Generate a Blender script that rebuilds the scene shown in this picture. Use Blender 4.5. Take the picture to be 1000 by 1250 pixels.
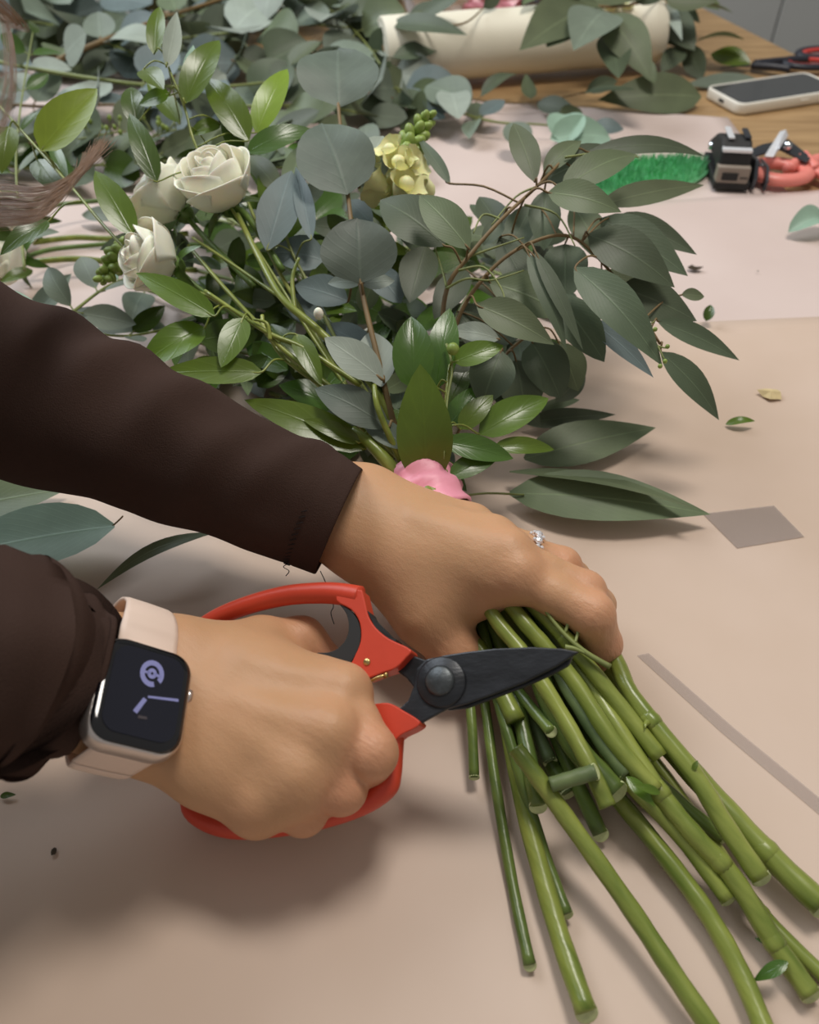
import bpy, bmesh, math, random
import numpy as np
from mathutils import Vector, Matrix, noise

random.seed(11)
SC = bpy.context.scene
COL = SC.collection
for o in list(bpy.data.objects):
    bpy.data.objects.remove(o)

# ------------------------------------------------------------------ camera
# table top is z = 0; the phone camera is held 0.35 m above it, looking 45 degrees down along +Y
CAM_H, PITCH, FPX = 0.35, math.radians(45), 1000.0
cd = bpy.data.cameras.new('camera'); cam = bpy.data.objects.new('camera', cd); COL.objects.link(cam)
cam.location = (0, 0, CAM_H); cam.rotation_euler = (math.pi/2 - PITCH, 0, 0)
cd.sensor_fit = 'HORIZONTAL'; cd.sensor_width = 36; cd.lens = 36; cd.clip_start = 0.02
cd.dof.use_dof = True; cd.dof.focus_distance = 0.40; cd.dof.aperture_fstop = 12
SC.camera = cam

def ray(u, v):
    x = (u-500)/FPX; y = (625-v)/FPX
    c, s = math.cos(PITCH), math.sin(PITCH)
    return Vector((x, c + y*s, -s + y*c))
CAMP = Vector((0, 0, CAM_H))
def P(u, v, h=0.0):
    d = ray(u, v); return CAMP + d*((h-CAM_H)/d.z)
def PD(u, v, t):
    return CAMP + ray(u, v)*t
def pxm(p):                                # metres per pixel at a point
    d = (p-CAMP); return (d.y*math.cos(PITCH) - d.z*math.sin(PITCH))/FPX

# ------------------------------------------------------------------ world, lights, exposure
def lin(c): return tuple(((x/255)/12.92 if x/255 <= 0.04045 else ((x/255+0.055)/1.055)**2.4) for x in c)
w = bpy.data.worlds.new('world'); SC.world = w; w.use_nodes = True
w.node_tree.nodes['Background'].inputs[0].default_value = (1.0, 0.96, 0.91, 1)
w.node_tree.nodes['Background'].inputs[1].default_value = 0.30
def area(name, loc, target, size, power, color):
    l = bpy.data.lights.new(name, 'AREA'); l.shape = 'RECTANGLE'; l.size = size[0]; l.size_y = size[1]
    l.energy = power; l.color = color
    o = bpy.data.objects.new(name, l); COL.objects.link(o); o.location = loc
    o.rotation_euler = (Vector(target)-Vector(loc)).to_track_quat('-Z', 'Y').to_euler()
    return o
area('window_light', (-1.25, 1.55, 1.6), (0.0, 0.45, 0.0), (1.3, 1.1), 36, (0.86, 0.93, 1.0))
area('ceiling_light', (0.30, 0.80, 1.65), (0.0, 0.3, 0.0), (0.5, 0.35), 18, (1.0, 0.94, 0.86))
SC.view_settings.view_transform = 'Standard'; SC.view_settings.look = 'None'
SC.view_settings.gamma = 1; SC.view_settings.use_curve_mapping = False
SC.view_settings.exposure = -0.18

# ------------------------------------------------------------------ materials
def new_mat(name):
    m = bpy.data.materials.new(name); m.use_nodes = True
    nt = m.node_tree; return m, nt, nt.nodes['Principled BSDF']
def mat(name, rgb, rough=0.5, metal=0.0, var=0.12, scale=30, bump=0.0, bscale=200, spec=0.5, sss=0, sheen=0, coat=0, stretch=None, rgb2=None, alpha=None, trans=0):
    m, nt, b = new_mat(name)
    N, L = nt.nodes, nt.links
    c = lin(rgb)
    tc = N.new('ShaderNodeTexCoord'); src = tc.outputs['Object']
    if stretch:
        mp = N.new('ShaderNodeMapping'); mp.inputs['Scale'].default_value = stretch[:3]
        if len(stretch) > 3: mp.inputs['Rotation'].default_value = (0, 0, stretch[3])
        if len(stretch) > 4: mp.vector_type = 'TEXTURE'
        L.new(src, mp.inputs[0]); src = mp.outputs[0]
    n = N.new('ShaderNodeTexNoise'); n.inputs['Scale'].default_value = scale; n.inputs['Detail'].default_value = 5
    L.new(src, n.inputs['Vector'])
    r = N.new('ShaderNodeValToRGB'); L.new(n.outputs['Fac'], r.inputs[0])
    r.color_ramp.elements[0].position = 0.3; r.color_ramp.elements[1].position = 0.7
    c2 = lin(rgb2) if rgb2 else tuple(x*(1+var) for x in c)
    r.color_ramp.elements[0].color = tuple(x*(1-var) for x in c)+(1,)
    r.color_ramp.elements[1].color = tuple(c2)+(1,)
    L.new(r.outputs[0], b.inputs['Base Color'])
    b.inputs['Roughness'].default_value = rough; b.inputs['Metallic'].default_value = metal
    b.inputs['Specular IOR Level'].default_value = spec
    if sss:
        b.inputs['Subsurface Weight'].default_value = sss; b.inputs['Subsurface Radius'].default_value = (0.008, 0.003, 0.0015)
        b.inputs['Subsurface Scale'].default_value = 0.5
    if sheen: b.inputs['Sheen Weight'].default_value = sheen; b.inputs['Sheen Roughness'].default_value = 0.5; b.inputs['Sheen Tint'].default_value = c+(1,)
    if coat: b.inputs['Coat Weight'].default_value = coat
    if trans: b.inputs['Transmission Weight'].default_value = trans
    if alpha is not None: b.inputs['Alpha'].default_value = alpha
    if bump:
        n2 = N.new('ShaderNodeTexNoise'); n2.inputs['Scale'].default_value = bscale; n2.inputs['Detail'].default_value = 4
        L.new(src, n2.inputs['Vector'])
        bp = N.new('ShaderNodeBump'); bp.inputs['Strength'].default_value = bump; bp.inputs['Distance'].default_value = 0.001
        L.new(n2.outputs['Fac'], bp.inputs['Height']); L.new(bp.outputs[0], b.inputs['Normal'])
    return m

def leaf_mat(name, rgb, rough, vein=1.5, backc=None, bloom=0.12, sidev=14, veinw=0.035, transl=0.12, spec=0.5):
    """leaf: UV u runs along the blade, v across it (0.5 = midrib)"""
    m, nt, b = new_mat(name); N, L = nt.nodes, nt.links
    c = lin(rgb)
    uv = N.new('ShaderNodeUVMap'); sp = N.new('ShaderNodeSeparateXYZ'); L.new(uv.outputs[0], sp.inputs[0])
    def math_(op, a, bb=None, cc=None):
        n = N.new('ShaderNodeMath'); n.operation = op
        for i, x in enumerate((a, bb, cc)):
            if x is None: continue
            if isinstance(x, (int, float)): n.inputs[i].default_value = x
            else: L.new(x, n.inputs[i])
        return n.outputs[0]
    off = math_('ABSOLUTE', math_('SUBTRACT', sp.outputs[1], 0.5))
    mid = math_('SUBTRACT', 1.0, math_('SMOOTH_MIN', math_('DIVIDE', off, veinw), 1.0, 0.1)); mid = math_('MAXIMUM', mid, 0.0)
    ph = math_('MULTIPLY', math_('SUBTRACT', sp.outputs[0], math_('MULTIPLY', off, 0.75)), sidev*6.283)
    sv = math_('POWER', math_('MULTIPLY_ADD', math_('SINE', ph), 0.5, 0.5), 12)
    oi = N.new('ShaderNodeObjectInfo')
    tc = N.new('ShaderNodeTexCoord')
    nz = N.new('ShaderNodeTexNoise'); nz.inputs['Scale'].default_value = 45; nz.inputs['Detail'].default_value = 6; L.new(tc.outputs['Object'], nz.inputs['Vector'])
    # value factor: per-leaf random, blotches, veins
    f = math_('MULTIPLY_ADD', oi.outputs['Random'], 0.42, 0.79)
    f = math_('MULTIPLY', f, math_('MULTIPLY_ADD', nz.outputs['Fac'], bloom*4, 1-bloom*2))
    f = math_('MULTIPLY', f, math_('MULTIPLY_ADD', mid, vein-1, 1.0))
    f = math_('MULTIPLY', f, math_('MULTIPLY_ADD', sv, 0.05, 0.98))
    geo = N.new('ShaderNodeNewGeometry')
    mx = N.new('ShaderNodeMix'); mx.data_type = 'RGBA'
    L.new(geo.outputs['Backfacing'], mx.inputs['Factor'])
    mx.inputs['A'].default_value = c+(1,)
    mx.inputs['B'].default_value = lin(backc if backc else tuple(min(255, x*1.15+8) for x in rgb))+(1,)
    mul = N.new('ShaderNodeVectorMath'); mul.operation = 'SCALE'
    L.new(mx.outputs['Result'], mul.inputs[0]); L.new(f, mul.inputs['Scale'])
    hs = N.new('ShaderNodeHueSaturation'); L.new(mul.outputs[0], hs.inputs['Color'])
    L.new(math_('MULTIPLY_ADD', oi.outputs['Random'], 0.03, 0.485), hs.inputs['Hue'])
    L.new(hs.outputs[0], b.inputs['Base Color'])
    b.inputs['Roughness'].default_value = rough; b.inputs['Specular IOR Level'].default_value = spec
    hgt = math_('ADD', math_('MULTIPLY', sv, 0.05), math_('ADD', math_('MULTIPLY', mid, 0.2), math_('MULTIPLY', nz.outputs['Fac'], 0.6)))
    bp = N.new('ShaderNodeBump'); bp.inputs['Strength'].default_value = 0.35; bp.inputs['Distance'].default_value = 0.0015
    L.new(hgt, bp.inputs['Height']); L.new(bp.outputs[0], b.inputs['Normal'])
    tr = N.new('ShaderNodeBsdfTranslucent'); L.new(hs.outputs[0], tr.inputs['Color'])
    ms = N.new('ShaderNodeMixShader'); ms.inputs[0].default_value = transl
    L.new(b.outputs[0], ms.inputs[1]); L.new(tr.outputs[0], ms.inputs[2])
    L.new(ms.outputs[0], nt.nodes['Material Output'].inputs[0])
    return m

M = {}
M['sil'] = leaf_mat('silver_dollar_leaf', (118, 130, 114), 0.5, 1.3, (138, 148, 130), sidev=7, spec=0.35)
M['blu'] = leaf_mat('blue_grey_leaf', (110, 126, 126), 0.5, 1.3, (134, 148, 138), sidev=7, spec=0.35)
M['sld'] = leaf_mat('dark_silver_dollar_leaf', (94, 106, 94), 0.48, 1.25, (120, 130, 112), sidev=7, spec=0.35, bloom=.18)
M['pal'] = leaf_mat('pale_grey_leaf', (156, 166, 154), 0.5, 1.2, (150, 162, 152), sidev=7, spec=0.35)
M['euc'] = leaf_mat('grey_green_leaf', (100, 112, 82), 0.46, 1.5, (118, 128, 98), veinw=0.03, spec=0.35)
M['drk'] = leaf_mat('dark_grey_green_leaf', (86, 98, 76), 0.46, 1.45, (98, 110, 84), veinw=0.03, spec=0.35)
M['rus'] = leaf_mat('bright_green_leaf', (94, 118, 38), 0.28, 1.05, (108, 136, 58), sidev=4, transl=0.22)
M['lim'] = leaf_mat('yellow_green_leaf', (136, 158, 52), 0.3, 1.06, (150, 168, 70), sidev=4, transl=0.3)
M['gld'] = leaf_mat('deep_green_leaf', (70, 96, 36), 0.27, 1.06, (84, 112, 54), sidev=6, transl=0.12)
M['jad'] = leaf_mat('jade_leaf', (158, 188, 168), 0.5, 1.35, (158, 188, 168), veinw=0.025)
M['stem_brown'] = mat('brown_twig', (120, 98, 62), 0.6, var=0.25, scale=60)
M['stem_pale'] = mat('pale_green_twig', (128, 138, 78), 0.5, var=0.2, scale=60)
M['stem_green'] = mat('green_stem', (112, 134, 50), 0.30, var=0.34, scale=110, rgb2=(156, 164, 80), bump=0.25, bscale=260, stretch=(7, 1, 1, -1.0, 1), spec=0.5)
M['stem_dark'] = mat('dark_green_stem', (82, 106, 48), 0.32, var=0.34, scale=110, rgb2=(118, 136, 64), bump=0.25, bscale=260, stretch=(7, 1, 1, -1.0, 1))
M['stem_grey'] = mat('grey_green_stem', (92, 112, 72), 0.45, var=0.25, scale=60, rgb2=(116, 132, 84), bump=0.2, bscale=180)
M['cut'] = mat('cut_stem_pith', (196, 204, 150), 0.7, var=0.15, scale=300)
M['petal'] = mat('cream_petal', (250, 248, 232), 0.5, var=0.03, scale=40, rgb2=(252, 250, 228), sss=0.15, bump=0.1, bscale=90)
M['yel'] = mat('pale_yellow_petal', (238, 236, 180), 0.5, var=0.06, scale=60, sss=0.2)
M['bud'] = mat('green_bud', (136, 158, 74), 0.45, var=0.2, scale=90)
M['sepal'] = mat('sepal_green', (92, 118, 52), 0.4, var=0.2, scale=90)
M['skin'] = None
M['sweater'] = mat('brown_knit', (66, 50, 44), 0.95, var=0.06, scale=26, bump=0.5, bscale=1500, spec=0.12, sheen=0.15)
M['thread'] = mat('dark_thread', (30, 24, 24), 0.9)
M['red'] = mat('red_orange_plastic', (206, 68, 44), 0.42, var=0.08, scale=40, bump=0.05, bscale=300)
M['rubber'] = mat('black_rubber', (38, 38, 38), 0.7, var=0.15, scale=70)
M['blade'] = mat('black_coated_steel', (44, 46, 50), 0.38, metal=0.35, var=0.35, scale=55, bump=0.15, bscale=250, stretch=(1, 3, 3))
M['bright'] = mat('bright_steel', (240, 242, 246), 0.35, metal=.4, var=.03)
M['steel'] = mat('worn_steel', (150, 150, 150), 0.3, metal=1.0, var=0.2, scale=200)
M['bolt'] = mat('dark_bolt_steel', (84, 88, 90), 0.42, metal=0.7, var=0.3, scale=220, bump=0.2, bscale=500)
M['gold'] = mat('brass_wire', (206, 180, 120), 0.3, metal=1.0, var=0.1)
M['pinkr'] = mat('pink_ribbon', (240, 158, 178), 0.45, var=0.06, scale=60, bump=0.15, bscale=120, spec=0.5)

# ------------------------------------------------------------------ object helpers
WLOC = {}
def empty(name, loc, label, cat, group=None):
    o = bpy.data.objects.new(name, None); COL.objects.link(o); o.location = loc; o.empty_display_size = 0.02
    WLOC[o.name] = Vector(loc); tag(o, label, cat, group); return o
def tag(o, label=None, cat=None, group=None, kind=None):
    if label: o['label'] = label
    if cat: o['category'] = cat
    if group: o['group'] = group
    if kind: o['kind'] = kind
    return o
def link(name, me, m, parent=None, smooth=True):
    """me in world coordinates -> one mesh object, origin at its parent's base or at its own foot"""
    if smooth: me.polygons.foreach_set('use_smooth', [True]*len(me.polygons))
    o = bpy.data.objects.new(name, me); COL.objects.link(o)
    if m is not None:
        for x in (m if isinstance(m, (list, tuple)) else [m]): me.materials.append(M[x] if isinstance(x, str) else x)
    if parent is None:
        n = len(me.vertices); co = np.empty(n*3, np.float32); me.vertices.foreach_get('co', co); co = co.reshape(-1, 3)
        c = Vector(((co[:, 0].min()+co[:, 0].max())/2, (co[:, 1].min()+co[:, 1].max())/2, co[:, 2].min()))
        me.transform(Matrix.Translation(-c)); o.location = c; WLOC[o.name] = c
    else:
        me.transform(Matrix.Translation(-WLOC[parent.name])); o.parent = parent; WLOC[o.name] = WLOC[parent.name]
    return o
class MB:
    """collects vertices and faces of one mesh"""
    def __init__(s): s.v = []; s.f = []; s.uv = {}; s.mi = []
    def add(s, vs, fs, mi=0):
        k = len(s.v); s.v += [tuple(x) for x in vs]; s.f += [tuple(i+k for i in f) for f in fs]; s.mi += [mi]*len(fs); return k
    def grid(s, rows, close_u=False, close_v=False, mi=0):
        n = len(rows); m = len(rows[0]); vs = [p for r in rows for p in r]; fs = []
        for i in range(n if close_u else n-1):
            for j in range(m if close_v else m-1):
                fs.append((i*m+j, i*m+(j+1) % m, ((i+1) % n)*m+(j+1) % m, ((i+1) % n)*m+j))
        return s.add(vs, fs, mi)
    def tube(s, pts, rad, n=8, caps=True, flat=1.0, up=None, mi=0):
        pts = [Vector(p) for p in pts]
        if not isinstance(rad, (list, tuple)): rad = [rad]*len(pts)
        rows = []; a = None
        for i, p in enumerate(pts):
            t = (pts[min(i+1, len(pts)-1)]-pts[max(i-1, 0)])
            t = t.normalized() if t.length > 1e-9 else Vector((0, 0, 1))
            if a is None: a = Vector(up) if up is not None else (Vector((0, 0, 1)) if abs(t.z) < .9 else Vector((1, 0, 0)))
            a = (Vector(up) if up is not None else a); a = a-t*a.dot(t); a.normalize(); b = t.cross(a)
            rows.append([p+(a*math.cos(q)*flat+b*math.sin(q))*rad[i] for q in [2*math.pi*k/n for k in range(n)]])
        k = s.grid(rows, close_v=True, mi=mi)
        if caps:
            for r, base in ((0, k), (len(rows)-1, k+(len(rows)-1)*n)):
                s.f.append(tuple(base+j for j in (range(n-1, -1, -1) if r else range(n)))); s.mi.append(mi)
        return k
    def ball(s, c, r, n=10, m=7, axis=None, mi=0):
        """ellipsoid, r = (rx, ry, rz)"""
        c = Vector(c); r = (r, r, r) if isinstance(r, (int, float)) else r
        q = Vector(axis).to_track_quat('Z', 'Y') if axis is not None else None
        rows = []
        for i in range(m+1):
            th = math.pi*i/m
            row = []
            for j in range(n):
                ph = 2*math.pi*j/n
                p = Vector((r[0]*math.sin(th)*math.cos(ph), r[1]*math.sin(th)*math.sin(ph), r[2]*math.cos(th)))
                row.append(c+(q @ p if q else p))
            rows.append(row)
        return s.grid(rows, close_v=True, mi=mi)
    def box(s, c, half, R=None, mi=0):
        c = Vector(c); vs = []
        for x in (-1, 1):
            for y in (-1, 1):
                for z in (-1, 1):
                    p = Vector((x*half[0], y*half[1], z*half[2])); vs.append(c+(R @ p if R else p))
        return s.add(vs, [(0, 1, 3, 2), (4, 6, 7, 5), (0, 4, 5, 1), (2, 3, 7, 6), (0, 2, 6, 4), (1, 5, 7, 3)], mi)
    def build(s, name, m, parent=None, smooth=True, weld=0, bevel=0, seg=2, sub=0):
        me = bpy.data.meshes.new(name); me.from_pydata(s.v, [], s.f); me.update()
        me.polygons.foreach_set('material_index', s.mi)
        bm = bmesh.new(); bm.from_mesh(me)
        bmesh.ops.remove_doubles(bm, verts=bm.verts, dist=weld or 1e-6)
        bmesh.ops.recalc_face_normals(bm, faces=bm.faces)
        if bevel:
            es = [e for e in bm.edges if len(e.link_faces) == 2 and e.calc_face_angle(0) > 0.5]
            bmesh.ops.bevel(bm, geom=es, offset=bevel, segments=seg, profile=0.5, affect='EDGES', clamp_overlap=True)
        bm.to_mesh(me); bm.free()
        o = link(name, me, m, parent, smooth)
        if sub:
            md = o.modifiers.new('sub', 'SUBSURF'); md.levels = sub; md.render_levels = sub
        return o
def spline(pts, n=6):
    """Catmull-Rom through points (tuples of any length)"""
    p = [np.array(x, float) for x in pts]
    if len(p) < 3: return [tuple(p[0]+(p[-1]-p[0])*k/n) for k in range(n+1)]
    out = []
    for i in range(len(p)-1):
        a, b, c, d = p[max(i-1, 0)], p[i], p[i+1], p[min(i+2, len(p)-1)]
        for k in range(n):
            t = k/n
            out.append(tuple(.5*((2*b)+(c-a)*t+(2*a-5*b+4*c-d)*t*t+(3*b-a-3*c+d)*t**3)))
    out.append(tuple(p[-1])); return out
def prism(poly, top, bot):
    """closed polygon of points (top face) and its bottom twin -> MB"""
    mb = MB(); n = len(poly)
    mb.add([Vector(p)+top for p in poly]+[Vector(p)+bot for p in poly],
           [tuple(range(n)), tuple(range(2*n-1, n-1, -1))]+[(i, n+i, n+(i+1) % n, (i+1) % n) for i in range(n)])
    return mb

# ------------------------------------------------------------------ smooth bodies (distance fields -> surface nets)
def sdf_mesh(parts, h, pad=0.012, lo=None, hi=None, post=None):
    """parts: (group, smooth, [(p0, r0, p1, r1), ...]); groups of one number merge softly, groups merge with their own smoothness"""
    pts = np.array([list(q) for _, _, cs in parts for c in cs for q in (c[0], c[2])]); rr = max(max(c[1], c[3]) for _, _, cs in parts for c in cs)
    mn = pts.min(0)-rr-pad if lo is None else np.array(lo); mx = pts.max(0)+rr+pad if hi is None else np.array(hi)
    n = np.ceil((mx-mn)/h).astype(int)+1
    ax = [(mn[i]+h*np.arange(n[i])).astype(np.float32) for i in range(3)]
    F = np.full(tuple(n), 1.0, np.float32)
    def smin(a, b, k):
        q = np.maximum(k-np.abs(a-b), 0)/k; return np.minimum(a, b)-q*q*k*0.25
    for kg, ki, cs in parts:
        G = None; sl_all = None
        ap = np.array([list(q) for c in cs for q in (c[0], c[2])]); R = max(max(c[1], c[3]) for c in cs)+0.02
        i0 = np.maximum(((ap.min(0)-R-mn)/h).astype(int), 0); i1 = np.minimum(((ap.max(0)+R-mn)/h).astype(int)+2, n)
        sl = tuple(slice(a, b) for a, b in zip(i0, i1))
        X, Y, Z = np.meshgrid(ax[0][sl[0]], ax[1][sl[1]], ax[2][sl[2]], indexing='ij')
        for (a, ra, b, rb) in cs:
            a = np.array(a, np.float32); b = np.array(b, np.float32); d = b-a; L2 = float(d@d)
            px, py, pz = X-a[0], Y-a[1], Z-a[2]
            if L2 < 1e-12: D = np.sqrt(px*px+py*py+pz*pz)-ra
            else:
                t = np.clip((px*d[0]+py*d[1]+pz*d[2])/L2, 0, 1)
                D = np.sqrt((px-t*d[0])**2+(py-t*d[1])**2+(pz-t*d[2])**2)-(ra+(rb-ra)*t)
            G = D if G is None else smin(G, D, ki)
        F[sl] = smin(F[sl], G, kg)
    if post is not None: F = post(F, ax)
    ins = F < 0
    cs_ = ins[:-1, :-1, :-1].astype(np.int8)
    C = [(i, j, k) for i in (0, 1) for j in (0, 1) for k in (0, 1)]
    def cor(A, c): return A[c[0]:A.shape[0]-1+c[0], c[1]:A.shape[1]-1+c[1], c[2]:A.shape[2]-1+c[2]]
    cnt = sum(cor(ins, c).astype(np.int8) for c in C)
    act = (cnt > 0) & (cnt < 8)
    idx = np.full(act.shape, -1, np.int64); cells = np.argwhere(act); idx[act] = np.arange(len(cells))
    acc = np.zeros((len(cells), 3)); num = np.zeros(len(cells))
    vals = {c: cor(F, c)[act] for c in C}
    for a in C:
        for d in range(3):
            if a[d]: continue
            b = list(a); b[d] = 1; b = tuple(b)
            va, vb = vals[a], vals[b]; m = (va < 0) != (vb < 0)
            t = np.where(m, va/(va-vb+1e-12), 0)
            p = np.array(a, float)[None, :].repeat(len(cells), 0); p[:, d] = t
            acc[m] += p[m]; num[m] += 1
    V = (cells+acc/num[:, None])*h+mn
    faces = []
    for d in range(3):
        e, f = [(1, 2), (2, 0), (0, 1)][d]
        s0 = [slice(None)]*3; s1 = [slice(None)]*3
        s0[d] = slice(0, -1); s1[d] = slice(1, None)
        A, B = ins[tuple(s0)], ins[tuple(s1)]
        loc = np.argwhere(A != B)
        ok = (loc[:, e] > 0) & (loc[:, f] > 0) & (loc[:, e] < n[e]-1) & (loc[:, f] < n[f]-1)
        loc = loc[ok]; q = []
        for de, df in ((1, 1), (0, 1), (0, 0), (1, 0)):
            c = loc.copy(); c[:, e] -= de; c[:, f] -= df; q.append(idx[c[:, 0], c[:, 1], c[:, 2]])
        q = np.stack(q, 1); flip = ~A[loc[:, 0], loc[:, 1], loc[:, 2]]
        q[flip] = q[flip][:, ::-1]; faces.append(q)
    Fq = np.concatenate(faces)
    # light smoothing
    for _ in range(2):
        s = np.zeros_like(V); c = np.zeros(len(V))
        for k in range(4):
            a, b = Fq[:, k], Fq[:, (k+1) % 4]
            np.add.at(s, a, V[b]); np.add.at(c, a, 1); np.add.at(s, b, V[a]); np.add.at(c, b, 1)
        V = V*.5+.5*s/np.maximum(c, 1)[:, None]
    return V, Fq
def mesh_np(name, V, Fq):
    me = bpy.data.meshes.new(name); me.from_pydata(V.tolist(), [], Fq.tolist()); me.update(); return me

# ------------------------------------------------------------------ leaves
SHAPE = {
    'round': lambda s: (math.sin(math.pi*min(1, s**0.85)))**0.55*(1-0.12*s),
    'fan':   lambda s: (math.sin(math.pi*min(1, s**1.25)))**0.5,
    'oval':  lambda s: (math.sin(math.pi*min(1, s**0.9)))**0.8,
    'lance': lambda s: (math.sin(math.pi*min(1, s**0.72)))**0.95,
    'clasp': lambda s: (0.50+0.50*math.sin(min(1, s*2.4)*math.pi/2))*(max(0, 1-s)**0.62 if s > .42 else (1-.42)**.62)/0.714*(1 if s > .42 else 1.0),
    'ovate': lambda s: (max(0, s)**0.55*max(0, 1-s)**0.85)/0.391,
}
def leaf_mesh(base, tip, width, shape='lance', roll=0.0, bend=0.08, fold=0.15, face=None, wav=0.0, nl=11, nw=6, tw=0.0):
    base, tip = Vector(base), Vector(tip); ax = tip-base; L = ax.length; t = ax/L
    if face is None:
        face = (CAMP-(base+tip)/2).normalized()*0.55+Vector((0, 0, 1))*0.6
    nrm = face-t*face.dot(t); nrm.normalize(); side = t.cross(nrm)
    if roll:
        q = Matrix.Rotation(roll, 3, t); nrm = q @ nrm; side = q @ side
    f = SHAPE[shape]; ph = random.random()*6
    vs = []; uv = []
    for i in range(nl+1):
        s = i/nl; w = max(0.0, f(s))*width/2*L
        if i == nl: w = 0 if shape not in ('round', 'fan') else w
        if i == 0: w = max(w, L*0.012)
        sd, nn = side, nrm
        if tw:
            q = Matrix.Rotation(tw*s, 3, t); sd, nn = q @ side, q @ nrm
        c = base+ax*s+nrm*(math.sin(math.pi*s)*bend*L)
        for j in range(nw+1):
            x = j/nw*2-1
            vs.append(c+sd*(x*w)+nn*(abs(x)**1.4*fold*w+wav*L*math.sin(ph+s*9+(x > 0)*2)*abs(x)))
            uv.append((s, j/nw))
    fs = [(i*(nw+1)+j, i*(nw+1)+j+1, (i+1)*(nw+1)+j+1, (i+1)*(nw+1)+j) for i in range(nl) for j in range(nw)]
    me = bpy.data.meshes.new('leaf'); me.from_pydata([tuple(v) for v in vs], [], fs)
    me.update()
    ul = me.uv_layers.new(name='UVMap')
    lv = np.empty(len(me.loops), np.int32); me.loops.foreach_get('vertex_index', lv)
    ul.data.foreach_set('uv', np.array(uv, np.float32)[lv].ravel())
    return me, nrm
def leaf(base, tip, width, m, parent, shape='lance', name='leaf', **k):
    me, nrm = leaf_mesh(base, tip, width, shape, **k)
    return link(name, me, m, parent)

# ------------------------------------------------------------------ the setting
FLOOR_Z = -0.75
M['floor'] = mat('grey_vinyl_floor', (120, 116, 110), 0.5, var=0.1, scale=6)
M['wall'] = mat('grey_painted_panel', (196, 197, 194), 0.6, var=0.03, scale=4)
M['wood'] = mat('oiled_oak', (160, 127, 86), 0.45, var=0.16, scale=9, rgb2=(182, 149, 107), bump=0.15, bscale=40, stretch=(1.2, 14, 6, 0.45))
M['paper'] = mat('beige_pink_paper', (212, 192, 184), 0.5, var=0.035, scale=5, rgb2=(220, 202, 195), bump=0.12, bscale=25, spec=0.45)
M['paperw'] = mat('warm_beige_paper', (206, 182, 162), 0.5, var=0.04, scale=6, rgb2=(214, 192, 176), bump=0.12, bscale=25, spec=0.4)
mb = MB(); mb.box((0, 0.6, FLOOR_Z-0.02), (3.0, 3.0, 0.02)); tag(mb.build('floor', 'floor', smooth=False), kind='structure')
wy = 2.55
wr = empty('wall_back', (0.6, wy, FLOOR_Z), None, None); tag(wr, kind='structure')
mb = MB(); mb.box((0.0, wy+0.06, FLOOR_Z+1.25), (3.0, 0.05, 1.25)); mb.build('backing', 'wall', wr, smooth=False)
xs = [-2.4, -1.3, -0.2, P(948, 0, 0).x*1.55, 2.3]                 # panel seams
sx = (CAMP+ray(949, 20)*(wy/ray(949, 20).y)).x
for a, b in ((-1.9, -0.75), (-0.75, sx-0.8), (sx-0.8, sx), (sx, sx+0.9), (sx+0.9, 2.9)):
    mb = MB(); mb.box(((a+b)/2, wy, FLOOR_Z+1.25), ((b-a)/2-0.0025, 0.012, 1.25)); mb.build('panel', 'wall', wr, smooth=False, bevel=0.002)

# table: right edge runs from P(860,10) to P(1000,80)
e0, e1 = P(860, 10), P(1000, 80)
ed = (e1-e0).normalized(); en = Vector((ed.y, -ed.x, 0));  en = en if en.x < 0 else -en     # en points into the table
far = e0-ed*0.22; near = far+ed*1.85
tab = empty('work_table', (far+near)/2+en*0.65+Vector((0, 0, FLOOR_Z)), 'long oiled oak work table under the paper sheets', 'table')

prism([far, far+en*1.3, near+en*1.3, near], Vector((0, 0, 0)), Vector((0, 0, -0.035))).build('tabletop', 'wood', tab, smooth=False, bevel=0.003)
for s, d in ((0.12, 0.1), (0.12, 1.2), (1.73, 0.1), (1.73, 1.2)):
    c = far+ed*s+en*d
    mb = MB(); mb.box((c.x, c.y, (FLOOR_Z-0.035)/2), (0.035, 0.035, (-FLOOR_Z-0.035)/2)); mb.build('leg', 'wood', tab, smooth=False, bevel=0.004)

def sheet(name, quad, z0, label, amp, fr, m='paper', n=56, curl=None):
    a, b, c, d = quad; rows = []
    for i in range(n+1):
        row = []
        for j in range(n+1):
            s, t = i/n, j/n
            p = (a*(1-t)+b*t)*(1-s)+(d*(1-t)+c*t)*s
            z = z0+amp*(0.5+0.5*noise.noise(Vector((p.x*fr, p.y*fr, z0*900))))
            if curl: z += curl(s, t)
            row.append(Vector((p.x, p.y, z)))
        rows.append(row)
    mb = MB(); mb.grid(rows)
    o = mb.build(name, m)
    tag(o, label, 'paper')
    md = o.modifiers.new('thick', 'SOLIDIFY'); md.thickness = 0.0003; md.offset = -1
    return o
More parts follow.
